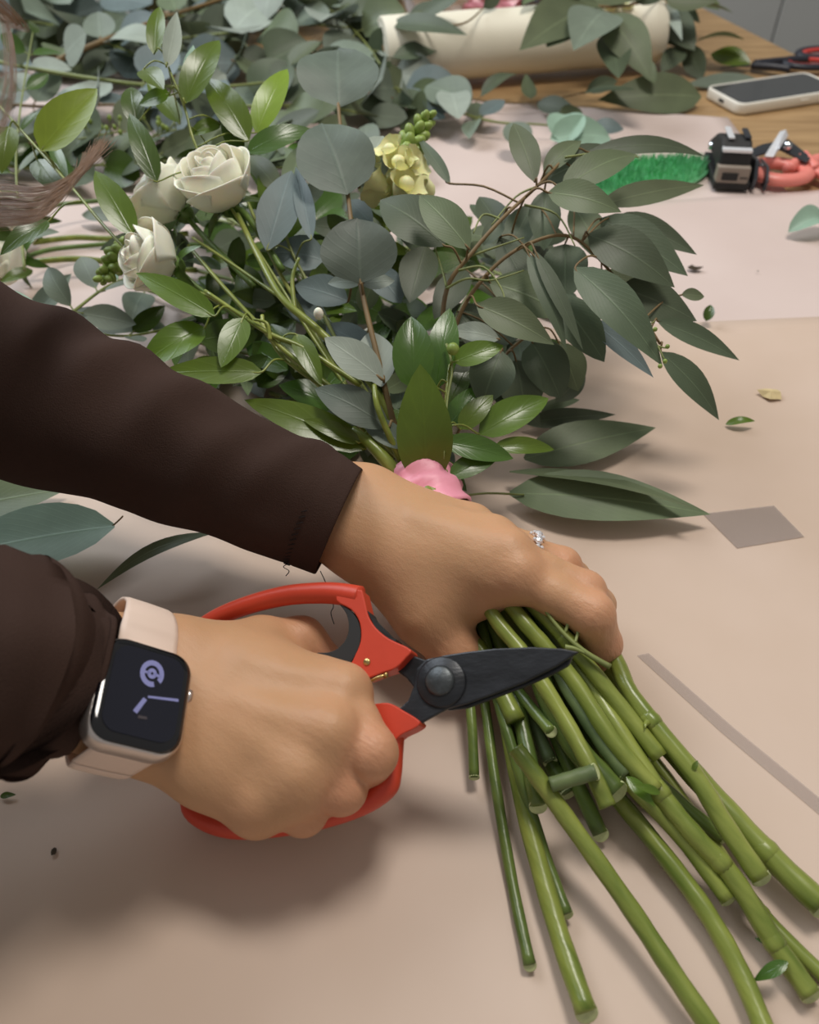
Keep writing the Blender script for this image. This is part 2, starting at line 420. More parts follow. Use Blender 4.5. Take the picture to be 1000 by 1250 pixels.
# back sheet: right corner by the mobile phone; front sheet over it
bk = P(888, 146)
sheet('paper_sheet', [P(-420, 60), P(566, 112), bk+(bk-P(566, 112))*0.02, P(912, 180)] if False else
      [P(-330, 60), bk, P(1010, 300), P(-260, 480)], 0.0012, 'pink-beige paper sheet tucked under the larger sheet, corner by the mobile phone', 0.002, 9)
f0, f1 = P(560, 268), P(1160, 226)
def curl1(s, t):
    return 0.012*max(0, 1-s*16)**2*math.exp(-((t-0.52)/0.17)**2)
sheet('paper_sheet', [P(-360, 330), f1, Vector((0.66, 0.2, 0)), Vector((-0.62, 0.2, 0))], 0.0036, 'pink-beige paper sheet whose far edge runs past the stapler and pink scissors', 0.0009, 7)
sheet('paper_sheet', [P(-360, 455), P(1200, 384), Vector((0.62, -0.18, 0)), Vector((-0.62, -0.18, 0))], 0.0047, 'large warm beige paper sheet spread under the hands and cut stems', 0.0006, 7, m='paperw')
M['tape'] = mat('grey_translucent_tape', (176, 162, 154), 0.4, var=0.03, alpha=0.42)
mb = MB(); mb.grid([[P(858, 627, .0056), P(945, 617, .0056)], [P(900, 669, .0056), P(982, 655, .0056)]])
tp = mb.build('tape_patch', 'tape', smooth=False); md = tp.modifiers.new('t', 'SOLIDIFY'); md.thickness = 0.0001
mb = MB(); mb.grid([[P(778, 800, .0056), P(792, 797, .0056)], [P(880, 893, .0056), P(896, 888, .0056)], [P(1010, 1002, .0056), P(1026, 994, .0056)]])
M['stripg'] = mat('faint_grey', (176, 162, 156), 0.4, var=.03, alpha=.24)  # thin translucent grey strip laid on the paper right of the stems
gstrip = mb.build('grey_strip', 'stripg', smooth=False); md = gstrip.modifiers.new('t', 'SOLIDIFY'); md.thickness = 0.0001
tag(gstrip, 'long narrow faint grey translucent strip beside the fanned stems', 'tape')
tag(tp, 'faint grey square tape patch stuck on the paper', 'tape')

# ------------------------------------------------------------------ skin
def skin_mat():
    m, nt, b = new_mat('skin'); N, L = nt.nodes, nt.links
    tc = N.new('ShaderNodeTexCoord')
    n1 = N.new('ShaderNodeTexNoise'); n1.inputs['Scale'].default_value = 28; n1.inputs['Detail'].default_value = 3; L.new(tc.outputs['Object'], n1.inputs['Vector'])
    r = N.new('ShaderNodeValToRGB'); L.new(n1.outputs['Fac'], r.inputs[0])
    r.color_ramp.elements[0].position = 0.3; r.color_ramp.elements[0].color = lin((194, 150, 111))+(1,)
    r.color_ramp.elements[1].position = 0.75; r.color_ramp.elements[1].color = lin((206, 158, 120))+(1,)
    # redder skin over knuckles and finger ends, stored as an attribute
    at = N.new('ShaderNodeAttribute'); at.attribute_name = 'flush'
    mx = N.new('ShaderNodeMix'); mx.data_type = 'RGBA'; L.new(at.outputs['Fac'], mx.inputs['Factor']); L.new(r.outputs[0], mx.inputs['A'])
    mx.inputs['B'].default_value = lin((212, 140, 114))+(1,)
    L.new(mx.outputs['Result'], b.inputs['Base Color'])
    b.inputs['Roughness'].default_value = 0.48; b.inputs['Specular IOR Level'].default_value = 0.4
    b.inputs['Subsurface Weight'].default_value = 0.12; b.inputs['Subsurface Radius'].default_value = (0.006, 0.0025, 0.0012); b.inputs['Subsurface Scale'].default_value = 0.5
    v = N.new('ShaderNodeTexVoronoi'); v.inputs['Scale'].default_value = 1400; L.new(tc.outputs['Object'], v.inputs['Vector'])
    n2 = N.new('ShaderNodeTexNoise'); n2.inputs['Scale'].default_value = 220; n2.inputs['Detail'].default_value = 5; L.new(tc.outputs['Object'], n2.inputs['Vector'])
    ad = N.new('ShaderNodeMath'); ad.operation = 'MULTIPLY_ADD'; L.new(n2.outputs['Fac'], ad.inputs[0]); ad.inputs[1].default_value = 1.4; L.new(v.outputs['Distance'], ad.inputs[2])
    bp = N.new('ShaderNodeBump'); bp.inputs['Strength'].default_value = 0.18; bp.inputs['Distance'].default_value = 0.0003
    L.new(ad.outputs[0], bp.inputs['Height'])
    # fine folds, strongest over knuckles and joints
    mp = N.new('ShaderNodeMapping'); mp.vector_type = 'TEXTURE'; mp.inputs['Scale'].default_value = (.35, 1, 1); mp.inputs['Rotation'].default_value = (0, 0, 1.0); L.new(tc.outputs['Object'], mp.inputs[0])
    n3 = N.new('ShaderNodeTexNoise'); n3.inputs['Scale'].default_value = 170; n3.inputs['Detail'].default_value = 3; L.new(mp.outputs[0], n3.inputs['Vector'])
    st_ = N.new('ShaderNodeMath'); st_.operation = 'MULTIPLY_ADD'; L.new(at.outputs['Fac'], st_.inputs[0]); st_.inputs[1].default_value = 0.75; st_.inputs[2].default_value = 0.12
    bq = N.new('ShaderNodeBump'); bq.inputs['Distance'].default_value = 0.0016; L.new(st_.outputs[0], bq.inputs['Strength']); L.new(n3.outputs['Fac'], bq.inputs['Height'])
    L.new(bp.outputs[0], bq.inputs['Normal']); L.new(bq.outputs[0], b.inputs['Normal'])
    return m
M['skin'] = skin_mat()

def chain(pts):
    """[(point, r), ...] -> round cones"""
    return [(pts[i][0], pts[i][1], pts[i+1][0], pts[i+1][1]) for i in range(len(pts)-1)]
def j(u, v, h, r): return (P(u, v, h), r)
UP = Vector((0, 0, 1))

# ---- left hand, closed over the bundle from above
LW = P(436, 626, .067); 
def left_hand():
    W0, W1 = P(426, 648, .060), P(446, 612, .063)                # radial and ulnar side of the wrist
    F0, F1 = P(330, 612, .074), P(348, 590, .077)                # forearm inside the sleeve
    I, Mi, R_, Pk = P(632, 703, .067), P(618, 677, .070), P(600, 659, .066), P(576, 640, .058)
    Ip, Mp, Rp, Pp = P(722, 750, .060), P(714, 722, .060), P(686, 691, .056), P(648, 670, .047)
    parts = []
    palm = [(W0, .0158, W1, .0155), (F0, .017, W0, .0158), (F1, .017, W1, .0155),
            (W0, .0160, I, .0112), ((W0+W1)/2, .0160, Mi, .0108), ((W0+W1)/2, .0160, R_, .0102), (W1, .0155, Pk, .0098),
            (I-UP*.003, .0095, Mi-UP*.003, .0095), (Mi-UP*.003, .0095, R_-UP*.003, .0092), (R_-UP*.003, .009, Pk-UP*.003, .0088),
            ((W0+I)/2-UP*.008, .0135, (W1+R_)/2-UP*.008, .0125)]
    parts.append((0.006, 0.010, palm))
    # thumb: base swells out of the near side, tip goes under the stems
    T0, T1, T2, T3 = P(464, 678, .052), P(521, 752, .042), P(558, 798, .030), P(606, 820, .016)
    parts.append((0.016, 0.006, [(T0, .0175, T1, .0145), (T1, .0145, T2, .0112), (T2, .0112, T3, .0085)]))
    parts.append((0.014, 0.008, [(P(500, 690, .055), .015, P(590, 715, .055), .0100), (P(520, 725, .048), .013, P(585, 730, .051), .008)]))
    fing = [[(I, .0110), (Ip, .0102), (P(735, 786, .042), .0090), (P(722, 808, .028), .0075)],
            [(Mi, .0105), (Mp, .0094), (P(730, 738, .040), .0083), (P(722, 756, .025), .007)],
            [(R_, .0100), (Rp, .0090), (P(701, 704, .036), .0078), (P(694, 722, .022), .0068)],
            [(Pk, .0090), (Pp, .0078), (P(658, 676, .030), .007), (P(652, 692, .018), .006)]]
    for c in fing:
        mid = (c[0][0]+c[1][0])/2
        cc = [(c[0][0], c[0][1], mid, c[1][1]*0.93), (mid, c[1][1]*0.93, c[1][0], c[1][1]*1.03)]+chain(c[1:])
        parts.append((0.0022, 0.0025, cc))
    # knuckles and tendons on the back of the hand
    for K, k in ((I, .0092), (Mi, .0088), (R_, .008)):
        n = (UP*.8+(CAMP-K).normalized()*.4).normalized()
        parts.append((0.005, 0.004, [(K+n*.0028, k, K+n*.0028+Vector((.001, 0, 0)), k)]))
        b = (W0+W1)/2+n*.010; parts.append((0.006, 0.003, [(b.lerp(K, .40)+n*.0058, .0026, K+n*.0055, .0044)]))
    parts.append((0.010, 0.004, [(W1+Vector((-.012, .0, .007)), .009, W1+Vector((-.014, .0, .007)), .009)]))
    fl = [(I, .016, .45), (Mi, .014, .4), (Ip, .014, .6), (Mp, .014, .6), (Rp, .014, .6), (P(735, 786, .042), .016, .7), (P(558, 798, .03), .02, .5), (P(605, 722, .056), .014, .5)]
    return parts, fl
# ---- right hand, closed on the shears
def right_hand():
    W0, W1 = P(208, 808, .0645), P(190, 890, .0605)                # thumb side, little-finger side
    F0, F1 = P(60, 788, .092), P(50, 848, .088)
    I, Mi, R_, Pk = P(416, 846, .064), P(398, 898, .0665), P(364, 948, .060), P(314, 980, .050)
    Ip, Mp, Rp, Pp = P(453, 919, .0625), P(416, 962, .053), P(370, 990, .043), P(314, 996, .033)
    parts = []
    mid = (W0+W1)/2
    palm = [(W0, .0145, W1, .0145), (F0, .0165, W0, .0145), (F1, .0165, W1, .0145), (W0.lerp(F0, .3), .0145, W1.lerp(F1, .3), .0145),
            (W0, .0148, I, .0112), (mid, .0150, Mi, .0112), (mid, .0150, R_, .0110), (W1, .0148, Pk, .0108),
            (I-UP*.003, .0098, Mi-UP*.003, .0100), (Mi-UP*.003, .0100, R_-UP*.003, .0098), (R_-UP*.003, .0095, Pk-UP*.003, .0092),
            ((W0+I)/2-UP*.006, .013, (W1+R_)/2-UP*.006, .013), ((W0+I)/2-UP*.001, .013, (W1+Pk)/2-UP*.001, .013)]
    parts.append((0.006, 0.012, palm))
    T0, T1, T2, T3 = P(236, 808, .062), P(318, 786, .053), P(368, 782, .047), P(396, 804, .041)
    parts.append((0.012, 0.006, [(T0, .0142, T1, .0115), (T1, .0112, T2, .0100), (T2, .0100, T3, .0080)]))
    parts.append((0.012, 0.008, [(P(290, 815, .058), .013, P(386, 832, .056), .0095)]))
    fing = [[(I, .0106), (Ip, .0100), (P(449, 944, .041), .0088), (P(424, 936, .026), .0075)],
            [(Mi, .0108), (Mp, .0098), (P(404, 972, .032), .0086), (P(380, 958, .020), .0073)],
            [(R_, .0104), (Rp, .0092), (P(352, 988, .026), .0080), (P(332, 972, .0150), .0070)],
            [(Pk, .0098), (Pp, .0083), (P(298, 992, .019), .0072), (P(284, 978, .0145), .0063)]]
    for c in fing:
        m2 = (c[0][0]+c[1][0])/2
        parts.append((0.0022, 0.0025, [(c[0][0], c[0][1], m2, c[1][1]*.95), (m2, c[1][1]*.95, c[1][0], c[1][1]*1.04)]+chain(c[1:])))
    for K, k, tl in ((I, .0086, W0), (Mi, .0098, mid), (R_, .0090, mid), (Pk, .0084, W1)):
        n = (UP*.7+(CAMP-K).normalized()*.5+Vector((.25, 0, 0))).normalized()
        parts.append((0.004, 0.004, [(K+n*.0050, k, K+n*.0042+Vector((.001, 0, 0)), k)]))
        b = tl+n*.010; parts.append((0.006, 0.003, [(b.lerp(K, .45)+n*.0050, .0028, K+n*.006, .0044)]))
    fl = [(I, .013, .35), (Mi, .014, .6), (R_, .013, .5), (Ip, .018, .6), (Mp, .018, .7), (Rp, .014, .7), (T2, .016, .5), (T3, .016, .7), (Pk, .014, .5)]
    return parts, fl

person = empty('person', (-0.60, 0.17, FLOOR_Z), 'person in a dark brown long-sleeved top, arms reaching over the table to cut stems', 'person')
VV, FF, FL = [], [], []; off = 0
for hand in (left_hand, right_hand):
    parts, fl = hand()
    V, Fq = sdf_mesh(parts, 0.0011)
    w_ = np.zeros(len(V)); RHV = V
    for c, s, a in fl:
        w_ = np.maximum(w_, a*np.exp(-((V-np.array(c))**2).sum(1)/(2*(s*.55)**2)))
    VV.append(V); FF.append(Fq+off); FL.append(w_); off += len(V)
# head, neck, chest and upper arms (left of the picture), coarser
SHL, SHR = Vector((-.50, .345, .36)), Vector((-.52, -.02, .36))
ELL, ELR = P(-70, 436, .128)+Vector((-.045, .02, .02)), Vector((-.335, .135, .175))
HC = Vector((-.46, .20, .60))
body = [(0.03, 0.06, [(SHL, .05, SHR, .05), (Vector((-.60, .22, .28)), .10, Vector((-.60, .12, .28)), .10), (Vector((-.66, .2, 0)), .10, Vector((-.66, .14, 0)), .10), (Vector((-.60, .17, .28)), .12, Vector((-.66, .17, 0)), .10)]),
        (0.03, 0.02, [(SHL, .046, ELL, .036), (ELL, .036, P(330, 606, .076)*.55+P(352, 568, .08)*.45, .020)]),
        (0.03, 0.02, [(SHR, .046, ELR, .036), (ELR, .036, P(58, 815, .092), .021)]),
        (0.03, 0.02, [(Vector((-.53, .17, .38)), .052, HC+Vector((-.03, 0, -.08)), .05)]),
        (0.02, 0.03, [(HC+Vector((-.03, 0, .03)), .082, HC+Vector((.01, 0, .02)), .078), (HC+Vector((.03, 0, -.04)), .055, HC+Vector((.045, 0, -.075)), .030)]),
        (0.008, 0.006, [(HC+Vector((.088, 0, .0)), .008, HC+Vector((.104, 0, -.03)), .012)]),
        (0.006, 0.004, [(HC+Vector((.078, -.018, -.062)), .006, HC+Vector((.078, .018, -.062)), .006)]),
        (0.006, 0.004, [(HC+Vector((.072, -.03, .012)), .012, HC+Vector((.072, -.03, .012)), .012)]),
        (0.006, 0.004, [(HC+Vector((.072, .03, .012)), .012, HC+Vector((.072, .03, .012)), .012)]),
        (0.006, 0.004, [(HC+Vector((-.015, -.082, .01)), .014, HC+Vector((-.015, -.080, -.03)), .010)]),
        (0.006, 0.004, [(HC+Vector((-.015, .082, .01)), .014, HC+Vector((-.015, .080, -.03)), .010)])]
V, Fq = sdf_mesh(body, 0.006)
VV.append(V); FF.append(Fq+off); FL.append(np.zeros(len(V)))
me = mesh_np('body', np.concatenate(VV), np.concatenate(FF))
at = me.attributes.new('flush', 'FLOAT', 'POINT'); at.data.foreach_set('value', np.concatenate(FL).astype(np.float32))
link('body', me, 'skin', person)

# ------------------------------------------------------------------ sleeves and sweater
def loft(path, n=72, steps=14, disp=None, up=(0, 0, 1), lip=None):
    """path: (x, y, z, r_side, r_up) -> MB tube with folds; lip: turn the last ring inwards"""
    sp = spline([tuple(p[0])+tuple(p[1:]) for p in path], steps)
    rows = []; s = 0; prev = None
    tot = sum((Vector(sp[i+1][:3])-Vector(sp[i][:3])).length for i in range(len(sp)-1))
    for i, q in enumerate(sp):
        c = Vector(q[:3]); t = (Vector(sp[min(i+1, len(sp)-1)][:3])-Vector(sp[max(i-1, 0)][:3])).normalized()
        a = Vector(up)-t*t.dot(Vector(up)); a.normalize(); b = t.cross(a)
        if prev is not None: s += (c-prev).length
        prev = c; row = []
        for k in range(n):
            th = 2*math.pi*k/n
            d = disp(tot-s, th, c) if disp else 0
            row.append(c+a*math.cos(th)*(q[4]+d)+b*math.sin(th)*(q[3]+d))
        rows.append(row)
    if lip:
        c = Vector(sp[-1][:3]); t = (c-Vector(sp[-3][:3])).normalized(); last = rows[-1]
        for k, (sc, mv) in enumerate(((0.985, .0008), (0.955, .0), (0.94, -.006), (0.93, -.03))):
            rows.append([c+(p-c)*sc+t*mv for p in last])
    mb = MB(); mb.grid(rows, close_v=True); return mb
def fold_l(s, th, c):       # s = distance from the cuff
    d = 0.0030*noise.noise(Vector((s*30, math.cos(th)*1.2, math.sin(th)*1.2)))
    for s0, a, wd, tc in ((.030, .0032, .007, .2), (.052, .0030, .008, .5), (.088, .0040, .010, .1), (.125, .0042, .011, -.4), (.165, .0042, .013, -.2)):
        d += a*math.exp(-((s-s0-.012*math.sin(th))/wd)**2)*max(0, math.cos(th-tc))**1.2
    d += -.0007*math.exp(-((s-.0145)/.0012)**2)                      # hem seam
    return d
def fold_r(s, th, c):
    k = math.exp(-s/.07)
    d = 0.0030*noise.noise(Vector((s*38+math.sin(th)*.9, math.cos(th)*1.3, math.sin(th)*1.3)))
    d += .0034*k*math.sin(s*300+1.6*math.sin(th+.6)+1.2*math.cos(2*th)+.4)
    return d-.0014*math.exp(-((s-.004)/.003)**2)
left_path = [(SHL, .062, .062), (SHL.lerp(ELL, .5), .056, .056), (ELL, .05, .05), (P(-70, 436, .128), .046, .046), (P(60, 492, .104), .041, .0425),
             (P(200, 545, .090), .0350, .0365), (P(320, 596, .079), .0305, .0315), (P(412, 637, .067), .0275, .0285)]
right_path = [(SHR, .062, .062), (SHR.lerp(ELR, .5), .056, .056), (ELR, .048, .048), (P(-40, 800, .110), .041, .0375), (P(14, 808, .101), .0385, .0345),
              (P(62, 818, .092), .0335, .0305), (P(92, 826, .086), .0285, .0260), (P(104, 829, .0838), .0275, .0250)]
sw = MB()
for mb_ in (loft(left_path, disp=fold_l, lip=True), loft(right_path, disp=fold_r, lip=True)):
    sw.add(mb_.v, mb_.f)
tv, tf = sdf_mesh([(0.03, 0.06, [(c[0], c[1]+.011, c[2], c[3]+.011) for c in body[0][2]]),
                   (0.03, 0.02, [(SHL, .060, SHL.lerp(ELL, .8), .050)]), (0.03, 0.02, [(SHR, .060, SHR.lerp(ELR, .8), .050)])], 0.006)
sw.add(tv.tolist(), tf.tolist())
sweater = sw.build('sweater', 'sweater', person)
sweater['label'] = 'dark brown long-sleeved top'
# stitched hem on the left cuff, loose threads
cz = left_path[-1][0]; ct = (left_path[-1][0]-left_path[-2][0]).normalized()
ca = UP-ct*ct.dot(UP); ca.normalize(); cb = ct.cross(ca)
mb = MB()
for k in range(60):
    th = 2*math.pi*k/60
    p0 = cz-ct*.0125+(ca*math.cos(th)*.0291+cb*math.sin(th)*.0281); p1 = cz-ct*.0150+(ca*math.cos(th+.07)*.0293+cb*math.sin(th+.07)*.0283)
    mb.tube([p0, p1], .00028, 4)
st = mb.build('hem_stitching', 'thread', sweater); tag(st, kind='stuff')
mb = MB(); mb.tube(spline([P(391, 697, .05), P(398, 712, .047), P(407, 738, .04), P(404, 748, .038), P(408, 762, .035)], 5), .00022, 4); mb.build('loose_thread', 'thread', sweater)
mb = MB(); mb.tube(spline([P(352, 688, .055), P(346, 692, .05), P(353, 697, .05), P(349, 703, .048)], 5), .00022, 4); mb.build('loose_thread', 'thread', sweater)

# ------------------------------------------------------------------ hair: a lock falling forward, curling into view
M['hair'] = mat('brown_hair', (134, 104, 80), 0.38, var=0.25, scale=300, spec=0.5)
hb = MB(); rnd = random.Random(5)
def strand(pts, r): hb.tube(spline(pts, 7), [r*(1-.6*i/(7*(len(pts)-1))) for i in range(7*(len(pts)-1)+1)], 4)
for k in range(230):                                                # the curl at the left edge
    a = rnd.gauss(0, 1); b = rnd.random(); e = rnd.random(); g = rnd.gauss(0, .006)
    v0 = 205+60*b; 
    hs = .205+g
    e = rnd.gauss(0, 2.2); f_ = rnd.random(); x_ = rnd.gauss(0, 3)
    strand([HC+Vector((-.02+.04*b, .07, .06)), HC+Vector((.06, .10+.01*a, -.10)), P(-330+10*a, 90+60*b, .26), P(-170, 190+50*b, .22), P(-60, 232+48*b+e, hs), P(0, 224+54*b+e, hs), P(45, 229+42*b+e, hs),
            P(80-5*b, 219+26*b+e, hs), P(104-8*b+10*f_+x_, 198+14*b-8*f_+e, hs), P(112+20*f_-6*b+2*x_, 186-22*f_+10*b+2*e, hs+.001)], .00016)
for k in range(30):                                                 # wisps by the top left corner
    a = rnd.random(); b = rnd.gauss(0, 1); g = rnd.gauss(0, .006)
    strand([HC+Vector((.0, .08, .07)), HC+Vector((.07, .09, -.06)), Vector((-.27, .31, .42)), P(-40+12*b, -30, .285+g*.5), P(2+8*a+4*b, 30+8*b, .268+g*.5), P(16*a+4, 90+12*b, .262+g*.5), P(20*a-4, 130+12*b, .256+g*.5), P(-12+10*a, 160+9*b, .252+g*.5), P(-60, 185+10*b, .25+g*.5)], .00015)
for k in range(300):                                                # the rest of the hair, on the head
    a = rnd.uniform(.35, 2*math.pi-.35); z = rnd.random()
    q = Vector((math.cos(a), math.sin(a), 0))
    strand([HC+Vector((-.02, 0, .112)), HC+Vector((-.02, 0, .07))+q*.075*(.6+.4*z), HC+Vector((-.02, 0, -.02))+q*.094, HC+Vector((-.05, 0, -.14))+q*.10, HC+Vector((-.09, 0, -.26))+q*.085], .0016)
tv, tf = sdf_mesh([(0.02, 0.03, [(HC+Vector((-.035, 0, .035)), .092, HC+Vector((-.065, 0, -.05)), .086), (HC+Vector((-.065, 0, -.05)), .086, HC+Vector((-.10, 0, -.22)), .06)])], 0.005)
hb.add(tv.tolist(), tf.tolist())
for sg_ in (-1, 1):
    ec = HC+Vector((.074, .03*sg_, .012))
    mb = MB(); mb.ball(ec, .0105, 12, 9, axis=(1, 0, 0)); ey = mb.build('eye', mat('eye_white', (232, 228, 222), .2), person)
    mb = MB(); mb.ball(ec+Vector((.0065, 0, -.003)), (.0048, .0048, .0048), 12, 9, axis=(1, 0, 0)); mb.build('iris', mat('brown_iris', (70, 48, 34), .2), ey)
    mb = MB(); mb.tube(spline([tuple(HC+Vector((.082, (.014+.011*k)*sg_, .030+.004*math.sin(k*1.2)))) for k in range(4)], 4), .0022, 6); mb.build('eyebrow', 'hair', person)
ho = hb.build('hair', 'hair', person); ho['label'] = 'long light brown hair hanging in front of the arm'; ho['kind'] = 'stuff'

# ------------------------------------------------------------------ shears
s0, s1, s2 = P(540, 835, .068), P(240, 770, .048), P(400, 1003, .035)
SN = (s1-s0).cross(s2-s0).normalized()
if SN.z < 0: SN = -SN
def S(u, v, off=0.0):                       # a point of the shears' own plane
    d = ray(u, v); t = (s0-CAMP).dot(SN)/d.dot(SN); return CAMP+d*t+SN*off
shears = empty('garden_shears', Vector((s0.x, s0.y, 0.03)), 'red-handled flower shears with black blades gripped in the watch hand', 'shears')
def plate(pts, z0, z1, name, m, parent, bevel=0.0006, smooth_n=0, seg=2):
    if smooth_n: pts = spline(list(pts)+[pts[0]], smooth_n)[:-1]
    return prism([S(u, v) for u, v in pts], SN*z1, SN*z0).build(name, m, parent, bevel=bevel, seg=seg, smooth=False)
bA = [(708, 797), (688, 793), (650, 791), (605, 793), (570, 797), (545, 801), (522, 806), (510, 818), (507, 838), (500, 856), (485, 870), (512, 886), (530, 876), (548, 866), (572, 860), (600, 850), (640, 835), (680, 815)]
bB = [(496, 797), (522, 806), (545, 812), (600, 806), (700, 799), (694, 812), (672, 824), (640, 838), (600, 853), (570, 864), (548, 867), (528, 858), (507, 842), (496, 828), (482, 817)]
blade = plate(bA, .0, .0024, 'upper_blade', 'blade', shears, bevel=.0007)
plate(bB, -.0030, -.0006, 'lower_blade', 'blade', shears, bevel=.0007)
mb = MB(); R0 = [S(541, 834)+SN*.0024]
def disc(c, r, z0, z1, mbx, n=28, chamf=.0006):
    a = SN.orthogonal().normalized(); b = SN.cross(a)
    rows = [[c+(a*math.cos(q)+b*math.sin(q))*rr+SN*z for q in [2*math.pi*k/n for k in range(n)]] for rr, z in ((r, z0), (r, z1-chamf), (r-chamf, z1), (.00001, z1))]
    mbx.grid(rows, close_v=True)
mb = MB(); disc(S(541, 834), .0102, -.003, .0036, mb); mb.build('pivot_boss', 'blade', shears)
mb = MB(); disc(S(540, 833), .0062, .0036, .0052, mb, chamf=.0012); mb.build('bolt', 'bolt', shears)
# upper handle: solid cheek + bow round the thumb
cheekA = [(447, 724), (451, 740), (455, 756), (464, 770), (480, 783), (506, 796), (500, 806), (488, 818), (472, 824), (445, 833), (430, 826), (436, 808), (445, 786), (444, 764), (434, 748), (416, 737), (420, 722)]
hA = plate(cheekA, -.0045, .0050, 'upper_handle', 'red', shears, bevel=.0016, smooth_n=3, seg=3)
mb = MB()
mb.tube([S(u, v, z) for u, v, z in spline([(440, 729, 0), (415, 725, .0), (390, 724, .0), (350, 727, .0), (305, 738, .0), (265, 754, 0), (236, 774, -.001), (222, 800, -.004), (232, 826, -.010), (290, 842, -.014), (360, 838, -.012), (410, 826, -.005), (440, 818, 0)], 5)],
        [.0044+.0006*math.cos(i*.1) for i in range(61)], 12, up=SN, flat=1.15)
mb.build('upper_bow', 'red', shears)
plate([(418, 740), (433, 749), (443, 765), (444, 786), (436, 806), (424, 818), (405, 820), (392, 812), (390, 800), (404, 799), (417, 794), (427, 782), (430, 767), (427, 752)], -.0040, .0042, 'thumb_cushion', 'rubber', shears, bevel=.0014, smooth_n=3)
plate([(452, 748), (456, 757), (465, 771), (481, 785), (487, 787), (488, 783), (476, 779), (463, 768), (455, 750)], -.0040, .0046, 'cushion_edge', 'rubber', shears, bevel=.0008)
mb = MB(); disc(S(453, 811), .0016, .004, .0056, mb, n=12, chamf=.0004); mb.build('rivet', 'gold', shears)
# lower handle
cheekB = [(458, 862), (478, 860), (494, 868), (516, 882), (512, 890), (494, 899), (484, 910), (474, 930), (462, 925), (462, 900), (468, 885)]
plate(cheekB, -.0045, .0048, 'lower_handle', 'red', shears, bevel=.0016, smooth_n=3, seg=3)
mb = MB()
mb.tube([S(u, v, z) for u, v, z in spline([(480, 893, 0), (476, 920, -.002), (474, 945, -.002), (470, 962, 0), (445, 979, 0), (400, 995, 0), (345, 1006, 0), (290, 1010, 0), (250, 1000, -.001), (230, 980, -.003), (240, 955, -.008), (300, 925, -.014), (380, 905, -.016), (440, 888, -.008), (470, 880, 0)], 5)],
        [.0047]*71, 12, up=SN, flat=1.2)
mb.build('lower_bow', 'red', shears)
plate([(447, 950), (464, 944), (466, 953), (456, 962), (444, 970), (438, 966)], -.004, .0035, 'finger_cushion', 'rubber', shears, bevel=.001)
mb = MB(); mb.tube([S(u, v, z) for u, v, z in spline([(473, 826, .003), (466, 829, .004), (452, 834, .003), (438, 836, .001), (428, 842, -.002)], 5)], .0008, 6); mb.build('spring_wire', 'gold', shears)
mb = MB(); mb.tube([S(472, 820, .002), S(475, 828, .004)], .0011, 8); mb.build('spring_hook', 'gold', shears)

# ------------------------------------------------------------------ watch
M['alu'] = mat('rose_silver_aluminium', (214, 206, 202), 0.28, metal=0.9, var=0.04)
M['glassblk'] = mat('black_watch_glass', (14, 15, 20), 0.09, var=0.1, spec=0.6, coat=0.3)
M['strap'] = mat('pale_pink_rubber', (238, 214, 198), 0.5, var=0.03)
def emis(name, rgb, s):
    m, nt, b = new_mat(name); b.inputs['Base Color'].default_value = lin(rgb)+(1,); b.inputs['Emission Color'].default_value = lin(rgb)+(1,); b.inputs['Emission Strength'].default_value = s
    return m
M['lilac'] = emis('lit_lilac_pixels', (120, 122, 168), 0.32)
M['dimlit'] = emis('dim_lit_pixels', (60, 54, 58), 0.2)
wc = P(174, 849, .0925)
wy_ = (P(188, 776, .092)-P(160, 924, .088)).normalized()
vd = (CAMP-wc).normalized()
wn = (vd+Vector((.36, 0, 0.0))); wn = (wn-wy_*wn.dot(wy_)).normalized(); wx = wy_.cross(wn)
def Wt(x, y, z=0): return wc+wx*x+wy_*y+wn*z
def rrect(hx, hy, r, n=8):
    out = []
    for cx, cy, a0 in ((hx-r, hy-r, 0), (-hx+r, hy-r, 90), (-hx+r, -hy+r, 180), (hx-r, -hy+r, 270)):
        for k in range(n+1):
            a = math.radians(a0+90*k/n); out.append((cx+r*math.cos(a), cy+r*math.sin(a)))
    return out
watch = empty('smartwatch', wc-wn*.02, 'silver smartwatch on a pale pink strap, black face showing clock hands', 'watch')
HX, HY = .0178, .0212
rows = []
for sc_, z in ((.90, -.0095), (.97, -.0085), (1.0, -.006), (1.0, -.002), (.985, -.0005), (.955, .0004), (.94, .0004)):
    rows.append([Wt(x, y, z) for x, y in rrect(HX*sc_, HY*sc_, .0088*sc_)])
mb = MB(); mb.grid(rows, close_v=True); n_ = len(rows[0]); mb.f.append(tuple(range(n_))); mb.mi.append(0)
case = mb.build('case', 'alu', watch)
rows = []
for sc_, z in ((.955, .0002), (.94, .0010), (.90, .0016), (.80, .0020), (.4, .0022), (.001, .0022)):
    rows.append([Wt(x, y, z) for x, y in rrect(HX*sc_, HY*sc_, .0085*sc_)])
mb = MB(); mb.grid(rows, close_v=True); scr = mb.build('screen', 'glassblk', watch)
M['disp'] = mat('dim_navy_display', (26, 28, 40), 0.12, var=.05, spec=.5)
mb = MB(); pp = [Wt(x, y, .00228) for x, y in rrect(HX*.76, HY*.80, .006)]; mb.add(pp, [tuple(range(len(pp)))]); mb.build('display', 'disp', scr, smooth=False)
mb = MB()
def flat(poly, z=.00245):
    mb.add([Wt(x, y, z) for x, y in poly], [tuple(range(len(poly)))])
def barp(x0, y0, x1, y1, w0, w1):
    d = Vector((x1-x0, y1-y0)).normalized(); q = Vector((-d.y, d.x))
    flat([(x0+q.x*w0, y0+q.y*w0), (x1+q.x*w1, y1+q.y*w1), (x1-q.x*w1, y1-q.y*w1), (x0-q.x*w0, y0-q.y*w0)])
